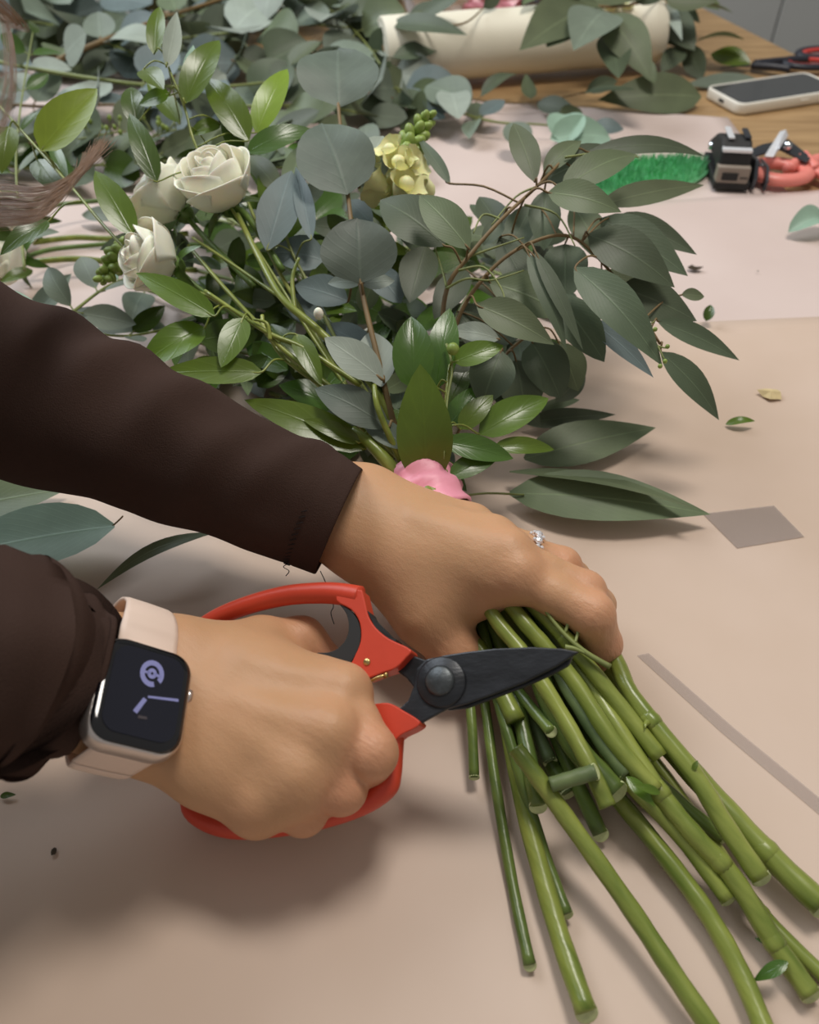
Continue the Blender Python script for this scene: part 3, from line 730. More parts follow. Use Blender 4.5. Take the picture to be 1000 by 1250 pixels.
barp(.0012, -.0012, .0128, .0006, .00042, .00055); mb.build('clock_hand', 'lilac', scr, smooth=False)
mb = MB(); barp(.0004, -.0022, -.0024, -.0082, .0008, .0009)
mb.build('clock_hand', 'lilac', scr, smooth=False)
mb = MB()                                                          # round mark over the hands
def arc(r0, r1, a0, a1, cx, cy, n=22, sx=.85):
    for k in range(n):
        a, b = math.radians(a0+(a1-a0)*k/n), math.radians(a0+(a1-a0)*(k+1)/n)
        flat([(cx+sx*r0*math.cos(a), cy+r0*math.sin(a)), (cx+sx*r1*math.cos(a), cy+r1*math.sin(a)), (cx+sx*r1*math.cos(b), cy+r1*math.sin(b)), (cx+sx*r0*math.cos(b), cy+r0*math.sin(b))])
arc(.0033, .0054, -35, 292, .0012, .0082); arc(.0006, .0021, 0, 360, .0012, .0082)
barp(.0022, .0082, .0046, .0078, .0006, .0006); barp(-.0016, .0082, .0004, .0082, .0005, .0005)
mb.build('round_mark', 'lilac', scr, smooth=False)
mb = MB(); flat([(-.001, -.0102), (.0024, -.0098), (.0022, -.0088), (-.001, -.0090)]); mb.build('small_complication', 'dimlit', scr, smooth=False)
mb = MB(); mb.tube([Wt(HX-.0003, .0065, -.004), Wt(HX+.0016, .0065, -.004)], .0032, 16); mb.build('crown', 'alu', watch)
mb = MB(); mb.tube([Wt(HX-.0004, -.0075, -.004), Wt(HX+.0005, -.0075, -.004)], .0016, 10, flat=1); mb.build('side_button', 'alu', watch)
# strap: a band round the wrist through the lugs
lx = (RHV-np.array(wc)) @ np.array(wx); ly = (RHV-np.array(wc)) @ np.array(wy_); lz = (RHV-np.array(wc)) @ np.array(wn)
sel = np.abs(lx+.003) < .006; ly, lz = ly[sel], lz[sel]
cy, cz_ = (ly.min()+ly.max())/2, (lz.min()+lz.max())/2
angs = np.linspace(0, 2*math.pi, 73)[:-1]
sup = np.array([((ly-cy)*math.cos(a)+(lz-cz_)*math.sin(a)).max() for a in angs])+.0016      # support of the wrist outline
ds = np.gradient(np.concatenate([sup[-2:], sup, sup[:2]]), angs[1])[2:-2]
hull = [(cy+sup[i]*math.cos(a)-ds[i]*math.sin(a), cz_+sup[i]*math.sin(a)+ds[i]*math.cos(a)) for i, a in enumerate(angs)]
print('wrist', cy, cz_, ly.min(), ly.max(), lz.min(), lz.max())
i0 = min(range(72), key=lambda i: abs(hull[i][0]-.0205)+(9 if hull[i][1] < cz_ else 0)); i1 = min(range(72), key=lambda i: abs(hull[i][0]+.0205)+(9 if hull[i][1] < cz_ else 0))
seq = []; i = i0
while True:
    seq.append(hull[i % 72]); 
    if i % 72 == i1: break
    i -= 1
full = [(.0196, -.0042, .0118)]+[(y, z, .0118-.0016*min(1, k/8, (len(seq)-1-k)/8)) for k, (y, z) in enumerate(seq)]+[(-.0196, -.0042, .0118)]
sp = spline(full, 3)
mb = MB(); rows = []
for i, (y, z, hw) in enumerate(sp):
    y0, z0, _ = sp[max(i-1, 0)]; y1, z1, _ = sp[min(i+1, len(sp)-1)]
    d = Vector((y1-y0, z1-z0)); d = d.normalized() if d.length > 1e-9 else Vector((1, 0)); nn = Vector((d.y, -d.x)); nn = nn if nn.dot(Vector((y-cy, z-cz_))) > 0 else -nn
    prof = [(-hw, .0), (-hw*.98, .0008), (-hw*.8, .00125), (0, .0014), (hw*.8, .00125), (hw*.98, .0008), (hw, 0), (hw*.9, -.0009), (0, -.001), (-hw*.9, -.0009)]
    rows.append([Wt(px, y+nn.x*pz, z+nn.y*pz) for px, pz in prof])
mb.grid(rows, close_v=True)
k0 = len(rows[0]); mb.f.append(tuple(range(k0))); mb.f.append(tuple(range(len(mb.v)-k0, len(mb.v)))); mb.mi += [0, 0]
mb.build('strap', 'strap', watch)

# ------------------------------------------------------------------ ring on the left hand
rr0 = P(600, 659, .066).lerp(P(686, 691, .056), .55); rt = (P(686, 691, .056)-P(600, 659, .066)).normalized()
ring = empty('finger_ring', rr0-UP*.01, 'silver ring with small sparkling stones on the stem-holding hand', 'ring')
ra = (UP-rt*rt.dot(UP)).normalized(); rb_ = rt.cross(ra)
M['silver'] = mat('silver', (210, 206, 200), 0.2, metal=1.0, var=0.1, scale=400)
M['stone'] = mat('clear_stone', (236, 236, 240), 0.05, metal=0.3, var=0.1, scale=900, spec=1.0, coat=1)
mb = MB(); mb.tube([rr0+(ra*math.cos(q)+rb_*math.sin(q))*.0097 for q in [2*math.pi*k/40 for k in range(41)]], .0008, 8, caps=False); mb.build('band', 'silver', ring)
for k in range(9):
    q = -1.25+2.5*k/8; c = rr0+(ra*math.cos(q)+rb_*math.sin(q))*.0107
    mb = MB(); mb.ball(c, (.0014, .0014, .0014) if k % 2 else (.0021, .0021, .0016), 7, 4, axis=c-rr0); mb.build('stone', 'stone', ring, smooth=False)
    mb = MB(); d_ = rt*(.0016 if k % 2 else -.0016); mb.ball(c+d_*1.3, .0011, 6, 4); mb.build('stone', 'stone', ring, smooth=False)

# ------------------------------------------------------------------ the bouquet
BIND = P(520, 600, .045)
bouquet = empty('bouquet', Vector((BIND.x, BIND.y, 0.006)), 'hand-tied bouquet of eucalyptus, ruscus, white roses and snapdragon, bare stems fanned out', 'bouquet')
def hb(v): return max(.045, .045+(590-v)/500*.105)
def B(u, v, dh=0.0): return P(u, v, max(hb(v)+dh, .012))

def stem_poly(path, px, m='stem_green', end=True, nodes=(), name='stem', ang=0.0, parent=bouquet, thorn=()):
    """path: (u, v, h) ; px: stem width in pixels at its end"""
    pts = [P(*p) for p in path]; r = px/2*pxm(pts[-1])
    sp = [Vector(q) for q in spline([tuple(p) for p in pts], 6)]
    n = len(sp); rad = [r*(.92+.08*i/(n-1)+.03*math.sin(i*1.7+px)) for i in range(n)]
    mb = MB(); mb.tube(sp, rad, 12)
    for f in nodes:                                     # ring-shaped nodes
        k = min(n-2, max(1, int(f*(n-1)))); t = (sp[k+1]-sp[k-1]).normalized()
        mb.tube([sp[k]-t*r*1.1, sp[k]-t*r*.5, sp[k], sp[k]+t*r*.35, sp[k]+t*r*.8], [r*.95, r*1.0, r*1.09, r*1.05, r*.95], 12)
    for f, a in thorn:
        k = min(n-2, max(1, int(f*(n-1)))); t = (sp[k+1]-sp[k-1]).normalized(); s = t.cross(UP).normalized()
        d = Matrix.Rotation(a, 3, t) @ s
        mb.tube([sp[k]+d*r*.7, sp[k]+d*r*1.5+t*r*.1, sp[k]+d*r*2.2+t*r*.5], [r*.5, r*.25, r*.05], 6)
    o = mb.build(name, m, parent)
    if end:
        t = (sp[-1]-sp[-2]).normalized(); mb = MB()
        nrm = (t+(CAMP-sp[-1]).normalized()*(ang+.3)).normalized()
        a = nrm.orthogonal().normalized(); b = nrm.cross(a)
        rows = [[sp[-1]+t*r*.05+nrm*z+(a*math.cos(q)+b*math.sin(q))*r*k for q in [2*math.pi*i/14 for i in range(14)]] for k, z in ((1.03, -r*.25), (1.04, .0001), (.9, r*.1), (.55, -.0002), (.01, -.0003))]
        mb.grid(rows, close_v=True); mb.build('cut_end', 'cut', o)
    return o
U0 = [(508, 570, .050), (560, 660, .045)]              # every stem runs up through the binding
def st(du, dv, dh, path, px, **k):
    a, b = path[0][0], path[0][1]
    pre = [(506+du*.35, 572+dv*.3, .050+dh*.5), (540+du*.8, 640+dv*.6, .044+dh)]
    return stem_poly(pre+path, px, **k)
# far / lower layer first: (u, v, h)
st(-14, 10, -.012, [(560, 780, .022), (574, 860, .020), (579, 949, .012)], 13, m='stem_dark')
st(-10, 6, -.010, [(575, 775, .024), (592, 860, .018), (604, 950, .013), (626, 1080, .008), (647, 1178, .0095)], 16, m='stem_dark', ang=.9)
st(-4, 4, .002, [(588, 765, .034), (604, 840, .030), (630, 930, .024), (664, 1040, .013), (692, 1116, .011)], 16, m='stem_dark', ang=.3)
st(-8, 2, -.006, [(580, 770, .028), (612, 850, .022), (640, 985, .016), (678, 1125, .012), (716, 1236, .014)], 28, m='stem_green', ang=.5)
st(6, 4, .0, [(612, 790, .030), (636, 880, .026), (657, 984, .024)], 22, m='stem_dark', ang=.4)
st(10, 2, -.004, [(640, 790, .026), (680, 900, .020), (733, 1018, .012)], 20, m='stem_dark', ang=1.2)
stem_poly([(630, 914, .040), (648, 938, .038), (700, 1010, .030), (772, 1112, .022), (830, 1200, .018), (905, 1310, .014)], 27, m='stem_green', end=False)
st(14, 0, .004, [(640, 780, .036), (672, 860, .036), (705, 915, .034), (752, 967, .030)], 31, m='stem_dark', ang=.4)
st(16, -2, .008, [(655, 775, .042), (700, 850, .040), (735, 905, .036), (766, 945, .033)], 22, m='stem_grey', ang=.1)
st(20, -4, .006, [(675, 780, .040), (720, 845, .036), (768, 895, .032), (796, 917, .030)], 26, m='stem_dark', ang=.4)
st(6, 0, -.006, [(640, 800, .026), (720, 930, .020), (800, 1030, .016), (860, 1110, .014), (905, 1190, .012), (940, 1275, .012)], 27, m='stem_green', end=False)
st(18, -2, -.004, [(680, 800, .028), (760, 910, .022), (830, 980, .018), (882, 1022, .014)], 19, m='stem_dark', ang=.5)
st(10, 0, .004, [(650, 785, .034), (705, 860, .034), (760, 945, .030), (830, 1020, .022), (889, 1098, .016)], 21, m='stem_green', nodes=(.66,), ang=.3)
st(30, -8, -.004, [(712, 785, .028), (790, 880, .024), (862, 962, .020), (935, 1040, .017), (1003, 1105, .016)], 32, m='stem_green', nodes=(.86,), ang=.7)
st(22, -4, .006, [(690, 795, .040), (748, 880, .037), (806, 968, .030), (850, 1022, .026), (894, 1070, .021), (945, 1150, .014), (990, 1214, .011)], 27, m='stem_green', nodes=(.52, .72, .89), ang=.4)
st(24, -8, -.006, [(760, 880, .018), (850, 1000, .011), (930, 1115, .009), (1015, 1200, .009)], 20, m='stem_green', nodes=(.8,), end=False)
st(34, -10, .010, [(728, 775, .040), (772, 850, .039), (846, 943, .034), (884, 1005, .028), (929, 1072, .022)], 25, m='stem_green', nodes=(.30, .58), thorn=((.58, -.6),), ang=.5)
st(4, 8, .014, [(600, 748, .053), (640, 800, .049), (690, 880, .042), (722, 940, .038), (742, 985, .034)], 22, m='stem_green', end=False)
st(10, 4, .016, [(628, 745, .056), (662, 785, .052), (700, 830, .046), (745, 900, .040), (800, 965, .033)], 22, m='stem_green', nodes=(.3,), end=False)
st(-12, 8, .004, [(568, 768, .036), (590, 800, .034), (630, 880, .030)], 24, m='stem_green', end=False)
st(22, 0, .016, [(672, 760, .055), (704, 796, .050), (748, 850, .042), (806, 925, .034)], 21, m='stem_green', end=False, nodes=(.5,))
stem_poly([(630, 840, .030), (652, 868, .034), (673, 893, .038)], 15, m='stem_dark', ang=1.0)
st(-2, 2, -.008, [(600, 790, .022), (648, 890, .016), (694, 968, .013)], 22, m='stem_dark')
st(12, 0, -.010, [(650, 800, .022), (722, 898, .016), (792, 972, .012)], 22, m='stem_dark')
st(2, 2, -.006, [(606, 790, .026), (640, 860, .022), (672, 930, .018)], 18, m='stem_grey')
# short thorny stub across the bundle
stem_poly([(672, 958, .040), (700, 950, .042), (727, 942, .044)], 20, m='stem_grey', thorn=((.12, 2.4), (.9, 2.0)), ang=.2)
# leafy bits on the stems
mb = MB()
for p in ([(655, 722, .064), (668, 748, .062), (690, 775, .058), (716, 797, .055), (745, 814, .052)], [(690, 772, .058), (694, 758, .060), (691, 748, .061)], [(702, 785, .057), (706, 768, .058), (701, 756, .060), (697, 752, .06)], [(716, 798, .055), (702, 792, .056), (690, 790, .056)]):
    s_ = spline([tuple(P(*q)) for q in p], 5); mb.tube(s_, [.0014*(.45+.55*i/len(s_)) for i in range(len(s_))], 6)
mb.build('tendril', 'stem_pale', bouquet)
leaf(P(962, 1174, .017), P(919, 1198, .010), .34, 'gld', bouquet, 'lance', name='stipule', bend=.15)
leaf(P(960, 1160, .012), P(921, 1145, .012), .35, 'gld', bouquet, 'lance', name='stipule', bend=.1)
leaf(P(806, 968, .036), P(772, 958, .040), .3, 'rus', bouquet, 'lance', name='stipule')
leaf(P(846, 940, .038), P(852, 928, .040), .5, 'rus', bouquet, 'lance', name='stipule')
leaf(P(765, 948, .036), P(800, 985, .033), .35, 'rus', bouquet, 'lance', name='stipule')
# pink ribbon round the binding point
ax_ = (P(560, 655, .045)-P(500, 560, .05)).normalized()
mb = MB(); rb0 = P(521, 603, .046)
ra_ = (UP-ax_*ax_.dot(UP)).normalized(); rc_ = ax_.cross(ra_)
rows = []
for i in range(15):
    s = -.016+.036*i/14; row = []
    for k in range(40):
        q = 2*math.pi*k/40
        rr = .0196-.0030*max(0, s/.02)+.0014*noise.noise(Vector((s*150, math.cos(q)*2.2, math.sin(q)*2.2)))+.0009*math.sin(s*520+2*math.sin(q*2))
        row.append(rb0+ax_*(s+.003*math.sin(q+1))+(ra_*math.cos(q)+rc_*math.sin(q))*rr)
    rows.append(row)
mb.grid(rows, close_v=True); rib = mb.build('ribbon', 'pinkr', bouquet); rib['label'] = 'crumpled pink ribbon'
md = rib.modifiers.new('t', 'SOLIDIFY'); md.thickness = .0006

def sprig(name, stempath, r, m, leaves, parent=bouquet, H=B, pet=True, label=None, rtip=None):
    """stempath: (u, v, dh); leaves: (u0, v0, u1, v1, width, material, shape, dh0, dh1, extra)"""
    pts = [H(*p) for p in stempath]
    sp = [Vector(q) for q in spline([tuple(p) for p in pts], 6)]
    mb = MB(); n = len(sp); rt_ = rtip if rtip is not None else r*.55
    mb.tube(sp, [r+(rt_-r)*i/(n-1) for i in range(n)], 7)
    ls = []
    for e in leaves:
        u0, v0, u1, v1, w_, lm, shp = e[:7]; d0 = e[7] if len(e) > 7 else 0; d1 = e[8] if len(e) > 8 else d0; ex = e[9] if len(e) > 9 else {}
        b, t = H(u0, v0, d0), H(u1, v1, d1)
        w_ = w_*(1.0 if shp == 'ovate' else 1.08)*math.hypot(u1-u0, v1-v0)*pxm((b+t)/2)/(t-b).length       # traced width, in metres over the true length
        ls.append((b, t, w_, lm, shp, ex))
        if pet:
            near_ = min(sp, key=lambda q: (q-b).length)
            if .004 < (near_-b).length < .09:
                mid = (near_+b)/2+Vector((0, 0, .004))
                mb.tube(spline([tuple(near_), tuple(mid), tuple(b), tuple(b+(t-b)*.12)], 4), [r*.42]*13, 5)
    o = mb.build(name, m, parent)
    if label: o['label'] = label
    for b, t, w_, lm, shp, ex in ls:
        k = dict(bend=random.uniform(.03, .10), fold=random.uniform(.08, .22)); k.update(ex)
        leaf(b, t, w_, lm, o, shp, **k)
    return o

# central silver-dollar sprig
sprig('silver_dollar_sprig', [(505, 575, .0), (482, 520, .008), (462, 440, .014), (440, 345, .016), (425, 240, .014), (413, 128, .012), (412, 100, .012)], .0019, 'stem_brown', [
    (413, 130, 413, 60, 1.38, 'sld', 'round', .012, .016, dict(fold=.14, wav=.02)),
    (424, 238, 393, 150, 1.0, 'sld', 'round', .016, .022, dict(fold=.08, wav=.02)),
    (438, 229, 468, 166, .72, 'pal', 'round', .012, .012),
    (440, 346, 436, 266, 1.14, 'sld', 'round', .020, .026, dict(fold=.08, wav=.02)),
    (440, 346, 400, 346, .5, 'pal', 'oval', .012, .012), (440, 346, 482, 343, .5, 'pal', 'oval', .012, .012),
    (468, 464, 396, 412, .48, 'pal', 'oval', .020, .026), (466, 472, 452, 404, .66, 'pal', 'oval', .014, .012),
    (474, 522, 384, 474, .44, 'sld', 'oval', .014, .018), (500, 548, 440, 512, .42, 'sld', 'oval', .012, .012),
    (425, 368, 360, 348, .62, 'blu', 'oval', .0, .0), (395, 318, 334, 308, .78, 'blu', 'round', .0, .0),
    (450, 425, 398, 398, .6, 'blu', 'round', -.004, -.004), (455, 330, 490, 370, .7, 'blu', 'round', -.01, -.012),
    (425, 245, 455, 275, .6, 'blu', 'oval', -.01, -.01)], label='grey-brown stem with rounded silver-green leaves')
sprig('eucalyptus_sprig', [(500, 560, -.005), (440, 470, -.004), (378, 350, .0), (350, 290, .004), (345, 230, .004)], .0014, 'stem_pale', [
    (326, 306, 356, 208, .46, 'blu', 'oval', .010, .014), (380, 292, 361, 203, .24, 'blu', 'lance', .010, .012),
    (352, 300, 300, 255, .4, 'sil', 'oval', -.01, -.01), (400, 400, 345, 360, .5, 'blu', 'oval', -.014, -.014),
    (345, 240, 300, 190, .4, 'euc', 'oval', -.008, -.008), (350, 240, 372, 175, .4, 'euc', 'oval', -.008, -.01)])
# seeded eucalyptus spray reaching to the right
spray = [(545, 520, -.004), (540, 420, .006), (546, 352, .014), (575, 310, .020), (612, 268, .022), (655, 228, .020), (690, 192, .016)]
sprig('eucalyptus_sprig', spray, .0016, 'stem_brown', [
    (543, 300, 464, 244, .62, 'drk', 'oval', .022, .024), (573, 304, 512, 238, .50, 'euc', 'oval', .030, .034),
    (549, 224, 509, 166, .22, 'drk', 'lance', .014, .016), (653, 222, 627, 150, .42, 'euc', 'oval', .020, .022),
    (664, 212, 710, 172, .42, 'euc', 'lance', .016, .014), (686, 231, 779, 189, .40, 'euc', 'lance', .024, .018),
    (660, 222, 772, 187, .38, 'drk', 'lance', .008, .006), (718, 186, 861, 191, .17, 'drk', 'lance', .012, .0),
    (669, 235, 759, 259, .46, 'euc', 'lance', .026, .024), (734, 250, 860, 226, .26, 'euc', 'lance', .006, -.004),
    (665, 233, 664, 306, .5, 'drk', 'oval', .012, .006), (612, 270, 590, 300, .6, 'drk', 'round', .012, .010),
    (620, 300, 585, 240, .5, 'drk', 'oval', -.004, -.006)], label='woody stem with long grey-green eucalyptus leaves')
sprig('eucalyptus_sprig', [(545, 500, -.008), (556, 400, .004), (590, 340, .014), (640, 300, .018), (700, 290, .016), (760, 350, .012), (806, 420, .004)], .0014, 'stem_brown', [
    (752, 264, 851, 311, .30, 'drk', 'lance', .002, -.004), (733, 267, 840, 337, .40, 'drk', 'lance', .006, .0),
    (718, 286, 824, 351, .46, 'drk', 'lance', .016, .010), (702, 327, 809, 447, .32, 'drk', 'lance', .022, .016),
    (757, 350, 851, 392, .50, 'drk', 'lance', .008, .0), (803, 392, 903, 440, .26, 'drk', 'lance', .004, -.008),
    (807, 430, 878, 513, .30, 'drk', 'lance', .004, -.012), (832, 360, 860, 362, .6, 'euc', 'oval', -.004, -.006),
    (690, 298, 690, 364, .8, 'drk', 'round', .006, .002), (645, 310, 692, 428, .18, 'drk', 'lance', .022, .014),
    (654, 308, 712, 428, .14, 'drk', 'lance', .024, .016), (676, 358, 738, 442, .46, 'drk', 'oval', .012, .006),
    (720, 390, 798, 461, .24, 'blu', 'lance', .010, .002), (582, 372, 677, 421, .42, 'euc', 'lance', .024, .020),
    (598, 345, 690, 385, .55, 'euc', 'oval', .012, .008), (610, 290, 652, 372, .4, 'drk', 'oval', .010, .008),
    (610, 414, 548, 404, .42, 'pal', 'oval', .010, .012), (735, 330, 800, 395, .4, 'euc', 'lance', -.002, -.008),
    (700, 250, 735, 320, .5, 'euc', 'oval', -.006, -.010), (650, 250, 610, 330, .4, 'drk', 'lance', .004, .0)])
sprig('eucalyptus_sprig', [(540, 560, -.012), (580, 490, -.008), (620, 430, -.004), (660, 400, -.004)], .0014, 'stem_brown', [
    (612, 428, 588, 496, .72, 'drk', 'oval', .004, .0), (650, 418, 684, 486, .72, 'drk', 'round', -.004, -.01), (630, 440, 642, 508, .8, 'drk', 'round', -.006, -.014),
    (682, 418, 706, 478, .62, 'euc', 'oval', -.006, -.014), (590, 430, 560, 490, .6, 'drk', 'oval', -.004, -.006), (600, 470, 660, 520, .5, 'drk', 'oval', -.012, -.02),
    (560, 380, 600, 440, .5, 'drk', 'oval', -.006, -.01), (640, 380, 590, 430, .6, 'drk', 'oval', -.008, -.008), (570, 330, 530, 390, .5, 'drk', 'oval', .0, .002), (520, 300, 500, 370, .6, 'drk', 'oval', -.006, -.006)])
# fine yellow twigs and seed heads of the spray
mb = MB()
for p in ([(545, 352), (570, 340), (600, 342), (640, 330)], [(560, 330), (590, 326), (612, 352), (618, 378)], [(575, 312), (610, 300), (640, 290)], [(612, 268), (590, 262), (578, 285)], [(655, 228), (630, 240), (600, 275)],
          [(690, 192), (740, 186), (780, 192)], [(640, 250), (680, 262), (702, 300)], [(545, 420), (552, 450), (546, 490), (542, 560)], [(780, 395), (800, 420), (815, 425)], [(775, 400), (795, 410), (812, 440)], [(760, 398), (785, 398), (800, 392)], [(545, 350), (540, 330), (530, 300)]):
    s_ = spline([tuple(B(u, v, .019)) for u, v in p], 5); mb.tube(s_, [.00085*(1-.6*i/len(s_)) for i in range(len(s_))], 5)
tw = mb.build('twiglets', 'stem_pale', bouquet); tag(tw, kind='stuff')
for u, v, r in ((553, 426, .0035), (815, 423, .0013), (812, 441, .0013), (806, 447, .0013), (800, 402, .0013)):
    mb = MB(); mb.ball(B(u, v, .024), r, 8, 6); mb.build('seed_capsule', 'bud', bouquet)

# ruscus at the front
sprig('ruscus_sprig', [(532, 600, .0), (542, 560, .012), (545, 480, .016), (553, 420, .014)], .0013, 'stem_green', [
    (521, 600, 513, 444, .40, 'rus', 'oval', .002, .030, dict(fold=.3, bend=.12)), (506, 476, 502, 386, .56, 'gld', 'ovate', .020, .024, dict(fold=.3)), (533, 474, 549, 376, .40, 'gld', 'ovate', .012, .016),
    (554, 442, 615, 422, .50, 'rus', 'ovate', .020, .020), (543, 540, 627, 560, .40, 'gld', 'ovate', .014, .008), (585, 530, 670, 486, .46, 'rus', 'ovate', .006, .004),
    (562, 524, 602, 482, .5, 'rus', 'ovate', .008, .008), (603, 546, 677, 549, .32, 'rus', 'ovate', .006, .0), (549, 582, 612, 553, .42, 'gld', 'ovate', .012, .008),
    (548, 520, 590, 470, .5, 'gld', 'ovate', .0, .0), (530, 560, 570, 600, .4, 'gld', 'ovate', .0, -.004), (545, 500, 575, 440, .4, 'gld', 'ovate', -.004, -.004)], label='green stem with pointed glossy leaves')
sprig('ruscus_sprig', [(500, 575, -.004), (430, 500, .006), (350, 440, .010), (318, 400, .012), (250, 360, .014), (200, 345, .014), (140, 290, .014), (80, 220, .012), (0, 130, .014), (-40, 85, .014)], .0014, 'stem_green', [
    (447, 548, 298, 488, .28, 'rus', 'ovate', .010, .012), (320, 454, 193, 456, .30, 'rus', 'ovate', .018, .020, dict(bend=.03)), (250, 400, 170, 449, .46, 'rus', 'ovate', .016, .018),
    (297, 388, 270, 449, .52, 'rus', 'ovate', .020, .022), (262, 386, 166, 333, .32, 'rus', 'ovate', .022, .024), (361, 408, 393, 470, .38, 'rus', 'ovate', .014, .014),
    (50, 184, 119, 108, .52, 'lim', 'ovate', .018, .026, dict(fold=.25)), (12, 154, 2, 212, .5, 'rus', 'ovate', .016, .010), (162, 287, 116, 208, .40, 'rus', 'ovate', .018, .024),
    (80, 220, 62, 170, .3, 'gld', 'ovate', .0, .0), (60, 270, 0, 312, .35, 'gld', 'ovate', .012, .014), (45, 195, 75, 240, .6, 'gld', 'ovate', .002, .0),
    (380, 450, 330, 395, .35, 'gld', 'ovate', .0, .0), (400, 470, 440, 440, .4, 'gld', 'ovate', .0, .0), (440, 540, 370, 512, .3, 'rus', 'ovate', .012, .014)])
sprig('ruscus_sprig', [(470, 540, -.006), (400, 440, .002), (330, 330, .008), (280, 250, .010), (240, 180, .016), (225, 130, .022), (205, 80, .028), (196, 50, .03)], .0012, 'stem_green', [
    (188, 66, 195, 8, .38, 'rus', 'ovate', .03, .034), (203, 82, 216, 14, .30, 'pal', 'lance', .03, .034, dict(roll=.5)), (207, 114, 170, 128, .6, 'rus', 'ovate', .024, .02), (166, 152, 160, 106, .6, 'gld', 'ovate', .014, .016),
    (226, 126, 268, 49, .42, 'rus', 'ovate', .024, .03), (232, 124, 236, 55, .28, 'jad', 'lance', .018, .02), (303, 172, 252, 95, .42, 'rus', 'ovate', .016, .022), (313, 162, 351, 84, .40, 'lim', 'ovate', .014, .02),
    (269, 151, 231, 166, .5, 'rus', 'ovate', .014, .014), (293, 192, 274, 138, .42, 'gld', 'ovate', .012, .014), (302, 186, 382, 158, .38, 'gld', 'ovate', .016, .016), (260, 190, 203, 224, .6, 'gld', 'ovate', .0, .002),
    (191, 222, 158, 138, .32, 'gld', 'ovate', .018, .026), (220, 150, 180, 100, .4, 'rus', 'ovate', .0, .004), (175, 85, 200, 110, .8, 'rus', 'ovate', .028, .03)])
# dense dark inner leaves
rr_ = random.Random(21)
inner = []
for k in range(150):
    u = rr_.uniform(180, 520); v = rr_.uniform(215, 540)
    if v > 400+(u-180)*.55 or v < 200+(300-u)*.5: continue
    a = rr_.uniform(0, 6.28); L = rr_.uniform(44, 76)
    inner.append((u, v, u+L*math.cos(a), v+L*.8*math.sin(a), rr_.uniform(.38, .6), rr_.choice(['gld', 'gld', 'drk', 'rus', 'gld', 'euc']), 'ovate', rr_.uniform(-.042, -.006), rr_.uniform(-.042, -.008), dict(roll=rr_.uniform(-.5, .5))))
sprig('foliage_sprig', [(500, 570, -.012), (430, 450, -.016), (370, 350, -.016), (320, 260, -.014)], .0016, 'stem_green', inner, pet=False)
inner = []
for k in range(46):
    u = rr_.uniform(440, 700); v = rr_.uniform(270, 560)
    if u > 560 and v > 500: continue
    a = rr_.uniform(0, 6.28); L = rr_.uniform(40, 70)
    inner.append((u, v, u+L*math.cos(a), v+L*.8*math.sin(a), rr_.uniform(.4, .7), rr_.choice(['drk', 'drk', 'gld', 'drk', 'euc']), 'oval', rr_.uniform(-.045, -.016), rr_.uniform(-.045, -.018), dict(roll=rr_.uniform(-.6, .6))))
sprig('foliage_sprig', [(515, 580, -.016), (530, 480, -.018), (560, 380, -.018), (600, 330, -.018)], .0016, 'stem_dark', inner, pet=False)
# bare green stalks in the open left side of the bouquet
for p, r in (([(505, 575, 0), (455, 470, .012), (385, 400, .016), (345, 365, .016), (318, 318, .014), (290, 262, .012)], .0026), ([(440, 470, .01), (370, 425, .014), (325, 405, .016), (250, 355, .016)], .0018), ([(470, 520, .004), (400, 470, .012), (330, 412, .014), (320, 385, .014)], .0018),
             ([(360, 380, .016), (357, 340, .018), (365, 315, .02)], .0014), ([(345, 365, .010), (280, 320, .006), (235, 290, .006)], .0012), ([(480, 560, -.004), (420, 500, .002), (300, 380, .004), (230, 300, .0)], .0018),
             ([(330, 415, .016), (326, 395, .018), (310, 390, .018)], .0012), ([(490, 565, .008), (462, 500, .02), (457, 470, .02)], .0020), ([(440, 500, -.006), (340, 330, -.004), (300, 240, .0)], .0016), ([(486, 580, .010), (455, 545, .012), (430, 525, .010)], .004)):
    mb = MB(); s_ = spline([tuple(B(*q)) for q in p], 6); mb.tube(s_, [r*(1-.4*i/len(s_)) for i in range(len(s_))], 8); mb.build('flower_stalk', 'stem_green', bouquet)
mb = MB(); mb.ball(B(389, 383, .022), (.0028, .0028, .0036), 10, 7); mb.build('flower_bud', 'petal', bouquet)

